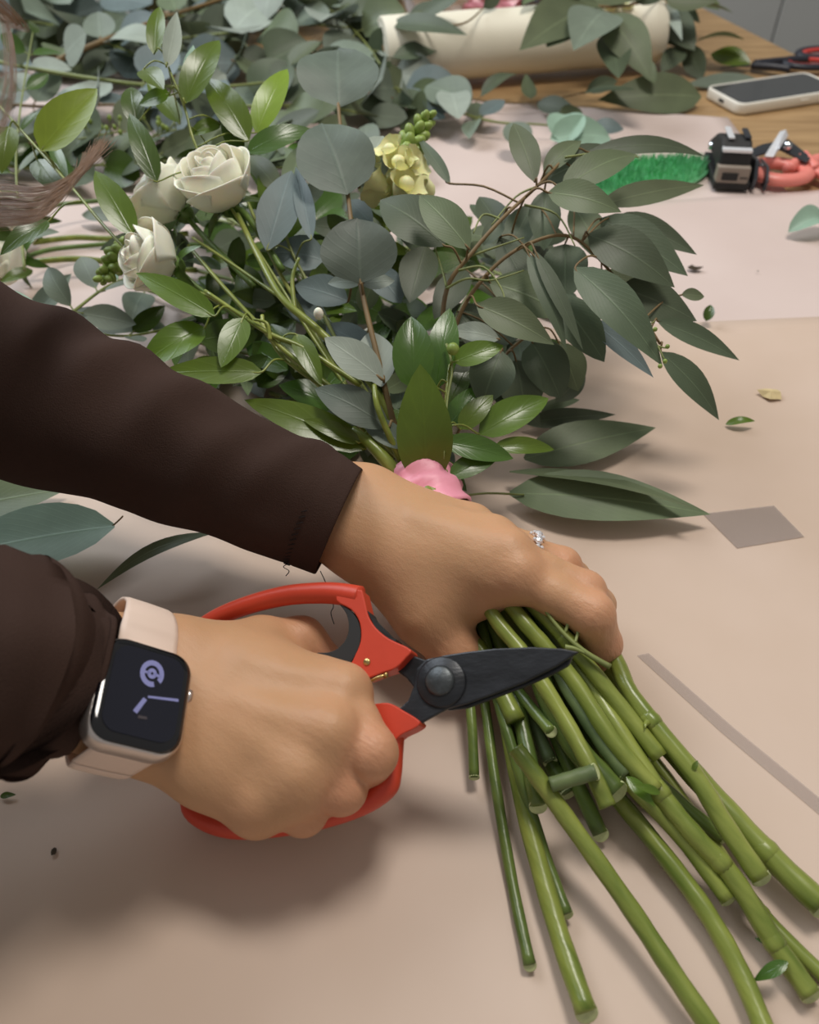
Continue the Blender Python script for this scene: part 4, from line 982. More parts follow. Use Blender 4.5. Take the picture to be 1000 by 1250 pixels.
# ------------------------------------------------------------------ roses
def rose(c, axis, R, parent, seed, opened=1.0, name='white_rose', stem=None):
    """part: stem + calyx mesh; sub-parts: petals, sepals"""
    q = Vector(axis).normalized().to_track_quat('Z', 'Y'); rd = random.Random(seed); c = Vector(c)
    mb = MB()
    mb.ball(c-q @ Vector((0, 0, R*.72)), (R*.30, R*.30, R*.34), 10, 7, axis=axis)
    if stem: mb.tube(spline([tuple(c-q @ Vector((0, 0, R*.8)))]+[tuple(s) for s in stem], 6), R*.085, 7)
    o = mb.build(name, 'sepal', parent)
    layers = [(3, .30, 1.02, -.55), (4, .52, 1.0, -.35), (5, .74, .94, -.10), (5, .92, .82, .30)]
    for li, (n, rad, hgt, fl_) in enumerate(layers):
        for k in range(n):
            a0 = 2*math.pi*k/n+li*.8+rd.uniform(-.15, .15); half = 2*math.pi/n*.62+.18
            rr = rad*R*rd.uniform(.94, 1.05); rows = []; ph = rd.uniform(0, 6); fl2 = fl_*opened*rd.uniform(.7, 1.3); hh = hgt*rd.uniform(.94, 1.05)
            for i in range(11):
                t = i/10; row = []
                for jj in range(11):
                    x = jj/10*2-1
                    a = a0+x*half*(.30+.70*t**.6)
                    r_ = rr*(.16+.84*math.sin(min(1, t*1.35)*math.pi/2)**.75)*(1+.5*fl2*max(0, t-.55)**1.3*2.2)+.035*R*x*math.sin(ph)*t+.02*R*math.sin(ph+x*4)*t
                    z = -.70*R+1.45*hh*R*t*(1-.22*abs(x)**2.4)-max(0, fl2)*R*.7*max(0, t-.78)
                    row.append(c+q @ Vector((r_*math.cos(a), r_*math.sin(a), z)))
                rows.append(row)
            mb = MB(); mb.grid(rows); p = mb.build('petal', 'petal', o)
            md = p.modifiers.new('t', 'SOLIDIFY'); md.thickness = .0005
    for k in range(5):
        a = 2*math.pi*k/5; d = q @ Vector((math.cos(a), math.sin(a), -.35)); b = c-q @ Vector((0, 0, R*.75))
        leaf(b, b+d*R*1.0, .3, 'gld', o, 'ovate', name='sepal', face=q @ Vector((math.cos(a)*.3, math.sin(a)*.3, 1)), bend=.15)
    return o
def rz(u, v, dh, R): return B(u, v, dh)
rose(B(264, 222, .016), Vector((-.25, -.15, .9)), .0235, bouquet, 3, stem=[B(300, 262, .008), B(345, 330, .006)])
rose(B(200, 240, .004), Vector((-.75, .25, .6)), .0215, bouquet, 4, .7, stem=[B(250, 290, .0), B(310, 350, .0)])
rose(B(184, 314, .012), Vector((-.75, -.35, .55)), .0205, bouquet, 5, .8, stem=[B(240, 350, .0), B(310, 400, .0)])

# ------------------------------------------------------------------ snapdragons
def snapdragon(path, parent, H, nflor, nbud, r0, seed, name='snapdragon', axisface=None):
    rd = random.Random(seed); sp = [Vector(q) for q in spline([tuple(H(*p)) for p in path], 10)]
    mb = MB(); mb.tube(sp, [r0*.16*(1-.6*i/len(sp)) for i in range(len(sp))], 7); o = mb.build(name, 'bud', parent)
    n = nflor+nbud
    for k in range(n):
        f = (k/n)**.9; i = int((.30+.70*f)*(len(sp)-2)); c = sp[i]; t = (sp[i+1]-sp[i]).normalized()
        a = k*2.4+rd.uniform(-.3, .3); e = t.orthogonal().normalized(); d = Matrix.Rotation(a, 3, t) @ e
        if k < nflor:
            mbf = MB(); R = r0*rd.uniform(.85, 1.1); cc = c+d*R*.6; axd = (d+t*.25).normalized(); u_ = axd.orthogonal().normalized(); w_ = axd.cross(u_)
            rows = []
            for ii in range(10):
                s = ii/9; rr = R*(.28+.40*math.sin(s*2.2)+(1.0*max(0, s-.55)**1.1)); row = []
                for jj in range(22):
                    q = 2*math.pi*jj/22; ruff = 1+max(0, s-.5)*(.20*math.sin(q*5+k)+.10*math.sin(q*9+ii))
                    row.append(cc+axd*(R*1.35*s-R*.9*max(0, s-.7)*(.5+.5*math.sin(q*2.5+k)))+(u_*math.cos(q)+w_*math.sin(q))*rr*ruff)
                rows.append(row)
            mbf.grid(rows, close_v=True); mbf.ball(cc+axd*R*.9, (R*.42, R*.42, R*.36), 10, 7, axis=axd)
            mbf.build('floret', 'yel', o)
        else:
            g = (k-nflor)/max(1, nbud-1); R = r0*(.74-.40*g)
            mbf = MB(); mbf.ball(c+d*R*.75+t*R*.3, (R*.62, R*.62, R*.95), 9, 6, axis=(d+t*.9)); mbf.build('bud', 'bud', o)
    return o
snapdragon([(470, 300, .0), (478, 250, .006), (488, 205, .010), (505, 170, .014), (526, 138, .018)], bouquet, B, 11, 24, .0112, 8)
snapdragon([(190, 300, .0), (165, 308, .0), (140, 320, .0), (124, 345, .002)], bouquet, B, 0, 24, .0105, 9)

# ------------------------------------------------------------------ loose branches heaped at the back
def branch(name, path, label, cat, r, m, lm, size, step, seed, shape='round', wid=.95, group=None, extra=(), ends=True, spread=(.7, 1.25), lift=.35, skip=0.0):
    """path: (u, v, h). leaves in pairs along the stem; size in metres"""
    rd = random.Random(seed); sp = [Vector(q) for q in spline([tuple(P(*p)) for p in path], 10)]
    root = empty(name, Vector((sp[0].x, sp[0].y, 0.004)), label, cat, group)
    n = len(sp); mb = MB(); mb.tube(sp, [r*(1-.5*i/n) for i in range(n)], 7)
    # even spacing
    d = [0]
    for i in range(1, n): d.append(d[-1]+(sp[i]-sp[i-1]).length)
    todo = []; s = step*.4; flip = rd.random()*6
    while s < d[-1]:
        i = max(k for k in range(n) if d[k] <= s); i = min(i, n-2); t = (sp[i+1]-sp[i]).normalized(); c = sp[i]
        side = t.cross(UP).normalized(); flip += 1.3
        for sg in (-1, 1):
            if rd.random() < skip: continue
            a = rd.uniform(*spread); up_ = math.sin(flip)*lift*sg+rd.uniform(.0, .35)
            dr = (t*math.cos(a)+side*sg*math.sin(a)+UP*up_).normalized(); L = size*rd.uniform(.78, 1.15)
            b = c+dr*L*.13; tp = b+dr*L; tp.z = max(tp.z, .012)
            todo.append((b, tp, rd)); mb.tube([c, b+dr*L*.05], r*.4, 5)
        s += step*rd.uniform(.85, 1.15)
    if ends:
        t = (sp[-1]-sp[-3]).normalized(); todo.append((sp[-1], sp[-1]+(t+UP*.1)*size*.8, rd))
    mb.build('stem', m, root)
    for b, tp, _ in todo:
        f = Vector((rd.uniform(-.5, .5), rd.uniform(-.9, .1), rd.uniform(.5, 1.0)))
        leaf(b, tp, wid*rd.uniform(.8, 1.1), lm if isinstance(lm, str) else rd.choice(lm), root, shape, face=f.normalized(), bend=rd.uniform(-.04, .12), fold=rd.uniform(.05, .3), roll=rd.uniform(-.3, .3), nl=9, nw=6)
    for e in extra:
        leaf(P(*e[0]), P(*e[1]), e[2], e[3], root, e[4], bend=.06, **(e[5] if len(e) > 5 else {}))
    return root
G = 'eucalyptus branches heaped at the back of the table'
sd = ['sil', 'sil', 'pal', 'pal', 'blu', 'euc']
branch('eucalyptus_branch', [(60, 78, .05), (130, 48, .062), (200, 22, .065), (290, -8, .06), (340, -30, .05)], 'silver-dollar eucalyptus branch with a thick bare brown twig showing', 'eucalyptus branch', .0034, 'stem_brown', sd, .058, .060, 1, group=G, skip=.25)
branch('eucalyptus_branch', [(-40, 66, .06), (30, 82, .062), (160, 102, .06), (260, 106, .05), (330, 100, .045)], 'eucalyptus branch with a straight pale green stem lying over the heap', 'eucalyptus branch', .0026, 'stem_pale', sd, .046, .075, 2, group=G, skip=.35)
LBS = ['eucalyptus branch buried below the one with the brown twig', 'eucalyptus branch buried under the straight pale green stem', 'round-leaved eucalyptus branch behind the topmost round leaf of the bouquet', 'dark mixed-leaf eucalyptus branch in front of the heap, behind the snapdragon',
       'eucalyptus branch bending down beside the left end of the paper roll', 'eucalyptus branch farthest back beyond the brown twig', 'dull green eucalyptus branch lowest under the brown twig', 'small-leaved eucalyptus branch behind the curl of hair',
       'dark eucalyptus branch on the paper behind the bouquet ruscus', 'dark eucalyptus branch lowest under the pale green stem', 'dark eucalyptus branch against the left end of the roll', 'dark eucalyptus branch at the back next to the clear cellophane']
for i, (pth, sz, mm) in enumerate([
        ([(-60, 20, .03), (60, 30, .035), (150, 60, .035), (230, 90, .03)], .058, sd), ([(-50, 120, .03), (50, 130, .03), (150, 128, .03), (240, 140, .025)], .052, sd),
        ([(200, 50, .03), (280, 40, .045), (360, 30, .05), (440, 35, .045)], .058, sd), ([(240, 70, .035), (330, 80, .035), (420, 100, .035), (480, 120, .025)], .052, ['euc', 'sil', 'pal', 'drk']),
        ([(300, -25, .04), (380, 0, .055), (435, 40, .055), (475, 95, .03), (500, 130, .02)], .056, sd), ([(-40, -20, .05), (60, -10, .06), (160, -15, .06), (240, -35, .05)], .060, sd),
        ([(150, 10, .02), (240, 20, .03), (330, 0, .03), (420, -20, .03)], .058, ['euc', 'sil', 'drk']), ([(-50, 170, .02), (40, 175, .025), (120, 168, .025), (200, 172, .02)], .046, ['sil', 'euc', 'drk', 'blu']),
        ([(230, 120, .02), (310, 130, .025), (380, 128, .025), (450, 140, .02)], .050, ['euc', 'drk', 'sil']), ([(-60, 60, .015), (40, 65, .02), (140, 75, .02), (260, 70, .02)], .056, ['drk', 'sil', 'euc']),
        ([(380, 60, .02), (430, 80, .03), (470, 60, .035), (500, 30, .03)], .05, ['drk', 'euc', 'sil']), ([(260, -60, .03), (360, -50, .04), (450, -30, .04), (520, -10, .03)], .058, ['drk', 'euc', 'sil'])]):
    branch('eucalyptus_branch', pth, LBS[i], 'eucalyptus branch', .002, 'stem_brown' if i % 2 else 'stem_pale', mm, sz*1.12, .040, 20+i, group=G, wid=1.0)
branch('eucalyptus_branch', [(470, -10, .06), (500, 22, .075), (560, 30, .08), (590, 10, .085)], 'dark eucalyptus sprig arching over the end of the paper roll', 'eucalyptus branch', .0018, 'stem_brown', 'drk', .07, .09, 31, 'lance', .34, skip=.5,
       extra=[((478, 28, .075), (571, 43, .078), .26, 'drk', 'lance'), ((500, 60, .04), (505, 96, .03), .5, 'drk', 'oval'), ((480, 70, .05), (535, 60, .05), .4, 'drk', 'oval')])
branch('eucalyptus_branch', [(480, 110, .02), (540, 130, .022), (600, 148, .02), (660, 152, .018), (720, 158, .014)], 'grey eucalyptus sprig lying on the pink paper in front of the paper roll', 'eucalyptus branch', .0018, 'stem_pale', ['sil', 'euc', 'blu'], .046, .052, 32, 'oval', .6, skip=.1, lift=.2,
       extra=[((575, 128, .03), (520, 105, .03), .6, 'sil', 'oval'), ((560, 145, .03), (548, 108, .03), .4, 'pal', 'oval'), ((672, 170, .03), (745, 168, .02), .55, 'jad', 'round', dict(fold=.4)), ((690, 178, .025), (690, 140, .035), .7, 'jad', 'round', dict(fold=.5)), ((640, 178, .02), (622, 150, .03), .8, 'sil', 'round')])
branch('eucalyptus_branch', [(560, 118, .015), (610, 125, .015), (660, 124, .012), (716, 112, .012)], 'flat eucalyptus sprig pressed against the front of the paper roll', 'eucalyptus branch', .0014, 'stem_brown', ['euc', 'drk'], .06, .065, 33, 'lance', .4, skip=.2, lift=.1)
branch('eucalyptus_branch', [(620, -25, .085), (690, -5, .095), (735, 8, .095), (790, 2, .085), (850, -15, .07)], 'eucalyptus branch draped over the paper roll, leaves hanging down its front', 'eucalyptus branch', .002, 'stem_brown', ['euc', 'drk'], .06, .08, 34, 'lance', .5, skip=.35,
       extra=[((732, 8, .096), (634, 62, .085), .42, 'euc', 'lance'), ((738, 14, .1), (700, 62, .09), .5, 'sil', 'lance'), ((715, 10, .096), (668, 58, .085), .5, 'drk', 'oval'), ((742, 18, .10), (795, 98, .055), .50, 'euc', 'lance'), ((744, 40, .08), (755, 96, .06), .4, 'drk', 'oval'), ((730, 5, .1), (650, 10, .1), .4, 'euc', 'lance'), ((780, 70, .05), (800, 102, .03), .5, 'euc', 'oval')])
branch('eucalyptus_branch', [(770, -30, .05), (805, 0, .055), (825, 25, .05), (838, 55, .03)], 'dark eucalyptus sprig standing beyond the right end of the paper roll', 'eucalyptus branch', .002, 'stem_brown', ['drk', 'drk', 'euc'], .07, .05, 35, 'oval', .5,
       extra=[((800, 10, .06), (848, 62, .03), .5, 'drk', 'oval'), ((808, 5, .065), (833, 50, .05), .18, 'pal', 'lance'), ((820, 0, .06), (880, 5, .06), .3, 'rus', 'lance'), ((800, 40, .04), (850, 66, .02), .3, 'drk', 'lance')])
# loose greenery lying on the table behind and under the bouquet
for i, (pth, sz, mm, shp, wd, lab) in enumerate([
        ([(180, 190, .02), (250, 200, .022), (320, 205, .022), (400, 200, .02)], .052, ['gld', 'drk', 'euc'], 'oval', .6, 'dark leafy branch lying behind the open white rose'),
        ([(300, 170, .025), (360, 190, .025), (420, 200, .022), (470, 190, .02)], .055, ['drk', 'euc', 'sil'], 'round', .85, 'round-leaved branch lying behind the big silver leaves of the bouquet'),
        ([(230, 260, .012), (300, 275, .014), (370, 270, .014), (450, 262, .012)], .052, ['gld', 'drk', 'drk'], 'oval', .6, 'dark leafy branch on the paper under the bouquet roses'),
        ([(240, 330, .010), (320, 350, .012), (400, 360, .012), (470, 350, .012)], .046, ['gld', 'drk', 'rus'], 'oval', .6, 'dark leafy branch on the paper under the bouquet stalks'),
        ([(470, 300, .010), (540, 310, .012), (600, 330, .012), (650, 360, .012)], .046, ['drk', 'drk', 'gld'], 'oval', .6, 'dark leafy branch on the paper under the eucalyptus spray'),
        ([(260, 420, .008), (340, 440, .010), (420, 450, .010), (490, 440, .010)], .038, ['gld', 'drk', 'rus'], 'oval', .6, 'dark leafy branch on the paper under the ruscus leaves'),
        ([(330, 480, .008), (390, 500, .010), (440, 520, .010), (480, 530, .010)], .034, ['gld', 'drk', 'rus'], 'oval', .6, 'small leafy branch on the paper against the brown cuff'),
        ([(200, 400, .010), (250, 420, .012), (310, 440, .012), (360, 450, .012)], .038, ['gld', 'drk', 'euc'], 'oval', .6, 'dark leafy branch on the paper along the brown sleeve'),
        ([(170, 350, .010), (230, 370, .012), (300, 380, .012), (360, 390, .012)], .042, ['gld', 'drk', 'sil'], 'oval', .6, 'dark leafy branch on the paper below the lowest bouquet rose'),
        ([(-40, 196, .015), (50, 206, .016), (140, 200, .016), (230, 196, .016)], .05, ['drk', 'sil', 'euc', 'gld'], 'round', .85, 'dark round-leaved branch at the front edge of the heap by the hair'),
        ([(215, 240, .04), (270, 262, .045), (330, 300, .045), (370, 340, .04)], .046, ['gld', 'drk', 'gld'], 'oval', .55, 'dark leafy branch close behind the stalks of the bouquet roses'),
        ([(480, 400, .008), (540, 420, .010), (600, 440, .010), (650, 450, .008)], .038, ['drk', 'gld', 'drk'], 'oval', .6, 'dark leafy branch under the front of the bouquet')]):
    branch('leafy_branch', pth, lab, 'leafy branch', .0018, 'stem_pale', mm, sz, .028, 60+i, shp, wd, lift=.25)
# sprigs sticking out on the left, below the roses
branch('eucalyptus_branch', [(40, 420, .05), (90, 380, .055), (140, 345, .05), (200, 330, .04)], 'pale eucalyptus sprig between the brown sleeve and the white rose', 'eucalyptus branch', .0014, 'stem_pale', ['jad', 'sil', 'blu'], .034, .026, 36, 'oval', .5, skip=.1)
branch('eucalyptus_branch', [(20, 390, .03), (80, 400, .035), (150, 410, .04), (210, 400, .04)], 'short green leafy sprig rising behind the brown sleeve', 'leafy sprig', .0014, 'stem_green', ['rus', 'gld', 'sil'], .038, .03, 37, 'ovate', .45)
branch('eucalyptus_branch', [(40, 40, .10), (20, 180, .085), (30, 330, .05)][::-1], 'thin green twig standing among the leaves at the hair curl', 'leafy sprig', .0012, 'stem_pale', ['gld', 'sil'], .03, .09, 38, 'oval', .5)
# filler flower twigs (small cream wax-flower buds) in the heap
def twig_buds(u0, v0, u1, v1, h, label, seed):
    rd = random.Random(seed); root = empty('wax_flower_sprig', Vector((P(u0, v0, 0).x, P(u0, v0, 0).y, .004)), label, 'flower sprig', 'wax flower sprigs in the heap')
    a, b = P(u0, v0, h), P(u1, v1, h); mb = MB(); mb.tube([a, b], .0009, 5); tips = []
    for k in range(9):
        s = a.lerp(b, .25+.75*k/8); e = s+Vector((rd.uniform(-.012, .012), rd.uniform(-.012, .012), rd.uniform(.004, .018))); mb.tube([s, e], .0006, 4); tips.append(e)
    mb.build('stem', 'stem_pale', root)
    for e in tips:
        mb = MB(); mb.ball(e, (.0022, .0022, .003), 7, 5); mb.build('bud', 'bud', root)
twig_buds(95, 170, 150, 160, .04, 'budded green twig under the curl of hair', 1); twig_buds(175, 170, 215, 158, .045, 'budded green twig among the dark green leaves', 2)

# loose white roses lying on the left
def loose_rose(hd, stem, label, seed):
    root = empty('white_rose', Vector((P(*hd).x, P(*hd).y, .006)), label, 'rose', 'loose white roses')
    c = P(*hd); ax = (c-P(*stem[0])).normalized()
    o = rose(c, ax+UP*.25, .024, root, seed, .8, name='flower', stem=[P(*s) for s in stem])
    return root
loose_rose((2, 312, .035), [(60, 305, .022), (105, 300, .018), (170, 296, .016), (260, 300, .016)], 'white rose lying beside the brown sleeve, cut off by the picture edge', 41)
loose_rose((22, 266, .032), [(60, 252, .024), (110, 246, .020), (180, 242, .018), (260, 250, .016)], 'white rose half hidden behind the curl of hair', 42)
for i, (pth, lab) in enumerate(((([(20, 322, .02), (90, 316, .02), (150, 322, .014), (240, 330, .012)]), 'bare green stem lying lowest beside the loose rose'), (([(40, 296, .014), (90, 290, .014), (140, 291, .012), (230, 285, .012)]), 'bare green stem between the two loose roses'))):
    mb = MB(); mb.tube(spline([tuple(P(*q)) for q in pth], 6), .0026, 8)
    tag(mb.build('rose_stem', 'stem_green'), lab, 'stem', 'loose rose stems')
for e, lab in ((((100, 262, .012), (150, 268, .012), .4, 'sil', 'oval'), 'small grey leaf on the crumpled pink paper by the roses'), (((40, 330, .03), (0, 345, .03), .4, 'rus', 'ovate'), 'green rose leaf just above the brown sleeve at the edge')):
    tag(leaf(P(*e[0]), P(*e[1]), e[2], e[3], None, e[4], name='loose_leaf'), lab, 'leaf')

# ------------------------------------------------------------------ loose leaves on the paper
def loose(b, t, w_, m, shape, label, **k):
    o = leaf(P(*b), P(*t), w_, m, None, shape, name='loose_leaf', face=k.pop('face', Vector((0, -.25, 1))), **k); tag(o, label, 'leaf'); return o
loose((-90, 632, .012), (84, 596, .012), .42, 'euc', 'lance', 'olive-green loose leaf half hidden under the brown sleeve', bend=.03)
o = loose((140, 642, .022), (-90, 688, .010), .38, 'jad', 'lance', 'blue-green loose leaf with a pale midrib, lying between the two sleeves', bend=.04)
mb = MB(); mb.tube(spline([tuple(P(150, 630, .026)), tuple(P(143, 637, .023)), tuple(P(128, 650, .020))], 4), .0005, 5); mb.build('petiole', 'stem_brown', o)
loose((262, 650, .022), (118, 720, .010), .12, 'euc', 'lance', 'narrow twisted loose leaf lying above the smartwatch', bend=.10, roll=.5, tw=-1.2)
loose((640, 560, .012), (801, 522, .016), .36, 'euc', 'lance', 'single pointed loose leaf to the right of the ruscus leaves', bend=.03, fold=.1)
loose((622, 576, .016), (852, 622, .024), .17, 'euc', 'lance', 'slender folded leaf lying along the broad pointed leaf', bend=.05, roll=-.6)
o = loose((622, 602, .014), (868, 628, .014), .30, 'euc', 'lance', 'broad pointed loose leaf beside the hand wearing the ring', bend=.05, fold=.12)
mb = MB(); mb.tube(spline([tuple(P(560, 606, .016)), tuple(P(595, 602, .016)), tuple(P(640, 604, .016))], 4), .0007, 5); mb.build('petiole', 'stem_pale', o)
loose((640, 516, .012), (752, 506, .018), .22, 'drk', 'lance', 'thin dark loose leaf edge-on under the eucalyptus spray', bend=.06, roll=.4)
loose((655, 502, .010), (708, 488, .014), .3, 'euc', 'oval', 'small pale loose leaf tucked under the bouquet', bend=.05)
loose((856, 118, .012), (730, 122, .012), .42, 'euc', 'lance', 'large loose eucalyptus leaf touching the white mobile phone', bend=.05, face=Vector((0, -.8, 1)))
loose((868, 66, .014), (917, 78, .012), .55, 'rus', 'oval', 'green loose leaf lying on bare wood beside the black scissors', bend=.05, face=Vector((0, -.8, 1)))
loose((925, 97, .006), (835, 104, .006), .35, 'sil', 'lance', 'flat grey loose leaf on the wood behind the white phone', bend=.01, fold=.03)
loose((1010, 268, .012), (962, 284, .010), .55, 'jad', 'round', 'pale curled leaf piece alone on the paper below the pink scissors', bend=.15, fold=.5)
loose((862, 392, .010), (868, 372, .018), .6, 'gld', 'ovate', 'tiny green leaf scrap below the tip of the eucalyptus spray', bend=.1, fold=.5)
loose((886, 518, .007), (922, 514, .010), .32, 'rus', 'ovate', 'green leaf sliver next to the dry flake', bend=.15)
loose((0, 972, .0068), (20, 970, .0075), .4, 'gld', 'lance', 'small green leaf crumb under the watch strap sleeve', bend=.1)
M['dry'] = mat('dry_flake', (206, 186, 140), 0.8, var=.15, scale=200)
M['speck'] = mat('dark_speck', (66, 56, 42), 0.9, var=.2, scale=300)
def flake(u, v, r, m, label, seed, sx=1.6):
    rd = random.Random(seed); c = P(u, v, .0062); mb = MB(); vs = []
    for k in range(7):
        a = 2*math.pi*k/7; q = rd.uniform(.6, 1.2); vs.append(c+Vector((math.cos(a)*r*sx*q, math.sin(a)*r*q, rd.uniform(0, r*.5))))
    mb.add(vs+[c+UP*r*.5]+[c-UP*.0002], [(i, (i+1) % 7, 7) for i in range(7)]+[((i+1) % 7, i, 8) for i in range(7)])
    tag(mb.build('plant_scrap', m, smooth=False), label, 'plant scrap')
flake(940, 482, .0062, 'dry', 'dry straw-coloured flake on the paper', 1); flake(848, 328, .004, 'speck', 'dark scrap lying off the eucalyptus tips', 2)
flake(66, 1039, .0017, 'speck', 'dark crumb on the paper below the watch strap', 3, 1.0); flake(8, 944, .0012, 'speck', 'tiny crumb right under the watch sleeve', 4); flake(718, 518, .0012, 'speck', 'dark dot on the paper below the spray', 5, 1)
flake(925, 331, .001, 'speck', 'tiny dot on the bare paper right of the spray', 6, 1)

# ------------------------------------------------------------------ paper roll
M['rollp'] = mat('cream_paper_roll', (240, 234, 214), 0.55, var=.02, scale=10)
M['core'] = mat('cardboard_core', (170, 138, 98), 0.8, var=.1)
a_, b_ = P(470, 113, 0), P(797, 86, 0); rdir = (b_-a_).normalized(); rR = .037
ra0 = a_+UP*(rR+.006)+Vector((-rdir.y, rdir.x, 0))*.012; rb0_ = b_+UP*(rR+.006)+Vector((-rdir.y, rdir.x, 0))*.012
roll = empty('paper_roll', Vector((ra0.x, ra0.y, .006)), 'thick roll of cream wrapping paper lying across the table', 'paper roll')
side_ = Vector((-rdir.y, rdir.x, 0))
rows = []
prof = [(-.0, .014), (-.0, .020), (.0012, .021), (-.0, .022), (-.0008, .028), (.0008, .029), (-.0004, .034), (0, rR-.001), (.001, rR)]
prof_all = [(ra0+rdir*o, r) for o, r in prof]+[(ra0.lerp(rb0_, k/12), rR+.0006*math.sin(k*2.1)) for k in range(1, 12)]+[(rb0_-rdir*o, r) for o, r in reversed(prof)]
for c, r in prof_all:
    rows.append([c+(UP*math.cos(q)+side_*math.sin(q))*r for q in [2*math.pi*k/48 for k in range(48)]])
mb = MB(); mb.grid(rows, close_v=True); mb.build('wound_paper', 'rollp', roll)
mb = MB(); mb.tube([ra0-rdir*.002, rb0_+rdir*.002], .0138, 28, caps=False); mb.tube([ra0-rdir*.002, rb0_+rdir*.002], .0122, 28, caps=False); mb.build('core', 'core', roll)
mb = MB(); q0 = 1.15
mb.grid([[c+(UP*math.cos(q0+k*.06)+side_*math.sin(q0+k*.06))*(rR+.0007+.0012*(k == 0)) for k in range(5)] for c in (ra0+rdir*.001, rb0_-rdir*.001)]); mb.build('loose_edge', 'rollp', roll)

# ------------------------------------------------------------------ crumpled wrappers behind the roll
M['wrapc'] = mat('clear_cellophane', (226, 222, 226), 0.12, var=.05, spec=.8, bump=.8, bscale=60)
M['wrapp'] = mat('pink_film', (226, 150, 168), 0.25, var=.12, scale=30, spec=.7, bump=.6, bscale=60)
M['foil'] = mat('grey_foil', (120, 122, 130), 0.22, metal=.8, var=.3, scale=60, bump=.7, bscale=50)
def crumple(u, v, h, sx, sy, sz, m, label, cat, seed):
    c = P(u, v, 0); rows = []
    for i in range(15):
        row = []
        for jx in range(22):
            th = math.pi*(i+.0)/14; ph = 2*math.pi*jx/22
            d = Vector((math.sin(th)*math.cos(ph), math.sin(th)*math.sin(ph), math.cos(th)))
            k = 1+.45*noise.noise(d*2.6+Vector((seed, 0, 0)))+.25*abs(noise.noise(d*6+Vector((0, seed, 0))))
            row.append(c+Vector((d.x*sx*k, d.y*sy*k, max(.003, sz*(.85+d.z*k)))))
        rows.append(row)
    mb = MB(); mb.grid(rows, close_v=True); tag(mb.build('crumpled_wrapper', m, smooth=False), label, cat)
crumple(540, 22, 0, .055, .04, .045, 'wrapc', 'crumpled clear cellophane behind the paper roll', 'wrapper', 1.3)
crumple(592, 26, 0, .05, .03, .03, 'wrapp', 'crumpled pink film behind the paper roll', 'wrapper', 4.1)
crumple(500, -14, 0, .07, .04, .05, 'wrapc', 'second heap of clear cellophane farther behind the pink film', 'wrapper', 7.7)
crumple(640, 22, 0, .03, .025, .03, 'foil', 'piece of grey foil between the pink film and the draped branch', 'foil', 2.2)
# small cream blossoms behind the roll
rt0 = empty('blossom_sprig', Vector((P(765, 0, 0).x, P(765, 0, 0).y, .004)), 'pale yellow blossoms beyond the right end of the paper roll', 'flower sprig')
for k, (u, v) in enumerate(((752, 6), (765, 12), (772, 2), (745, 14), (760, -4))):
    mb = MB(); c = P(u, v, .075); rows = [[c+Vector((math.cos(q)*.009*s*(1+.3*math.sin(q*5)), math.sin(q)*.009*s*(1+.3*math.sin(q*5)), .006*s*s)) for q in [2*math.pi*i/20 for i in range(20)]] for s in (.05, .4, .8, 1)]
    mb.grid(rows, close_v=True); mb.build('blossom', 'yel', rt0)
mb = MB(); [mb.tube([P(765, 0, 0)+UP*.01, P(u, v, .074)], .0012, 5) for u, v in ((752, 6), (765, 12), (772, 2), (745, 14), (760, -4))]; mb.build('stem', 'stem_pale', rt0)

# ------------------------------------------------------------------ mobile phone
M['casew'] = mat('white_phone_case', (238, 234, 222), 0.45, var=.02)
M['scrn'] = mat('dark_phone_glass', (66, 68, 70), 0.12, var=.05, spec=.6)
pa = P(901, 143, 0); ang = math.radians(21); pl = Vector((math.cos(ang), math.sin(ang), 0)); pw = Vector((-math.sin(ang), math.cos(ang), 0))
PL, PW, PH = .150, .070, .0125
def Q(x, y, z): return pa+pl*x+pw*y+UP*(z+.001)
phone = empty('mobile_phone', Q(PL/2, PW/2, 0), 'mobile phone in a white case lying face up on the wood', 'phone')
rows = []
for ins_, z in ((.002, 0), (.0004, .001), (0, .003), (0, PH-.0025), (.0006, PH-.0006), (.0016, PH), (.0028, PH), (.0030, PH-.0012), (.004, PH-.0012)):
    rows.append([Q(PL/2+x, PW/2+y, z) for x, y in rrect(PL/2-ins_, PW/2-ins_, .0115-ins_)])
mb = MB(); mb.grid(rows, close_v=True); k0 = len(rows[0]); mb.f.append(tuple(range(k0))); mb.mi.append(0); mb.build('case', 'casew', phone)
mb = MB(); rows = [[Q(PL/2+x, PW/2+y, z) for x, y in rrect(PL/2-i_, PW/2-i_, .0105-i_)] for i_, z in ((.0032, PH-.0010), (.0035, PH-.0006), (.008, PH-.0005))]
mb.grid(rows, close_v=True); mb.f.append(tuple(range(2*k0, 3*k0))); mb.mi.append(0); mb.build('screen', 'scrn', phone, smooth=False)
mb = MB(); mb.box(Q(-.0001, PW*.5, PH*.5), (.0006, .0045, .0018), Matrix.Rotation(ang, 3, 'Z')); mb.build('port', 'rubber', phone, bevel=.0005)
mb = MB(); mb.box(Q(PL*.62, -.0003, PH*.5), (.006, .0006, .0015), Matrix.Rotation(ang, 3, 'Z')); mb.build('side_button', 'casew', phone, bevel=.0004)

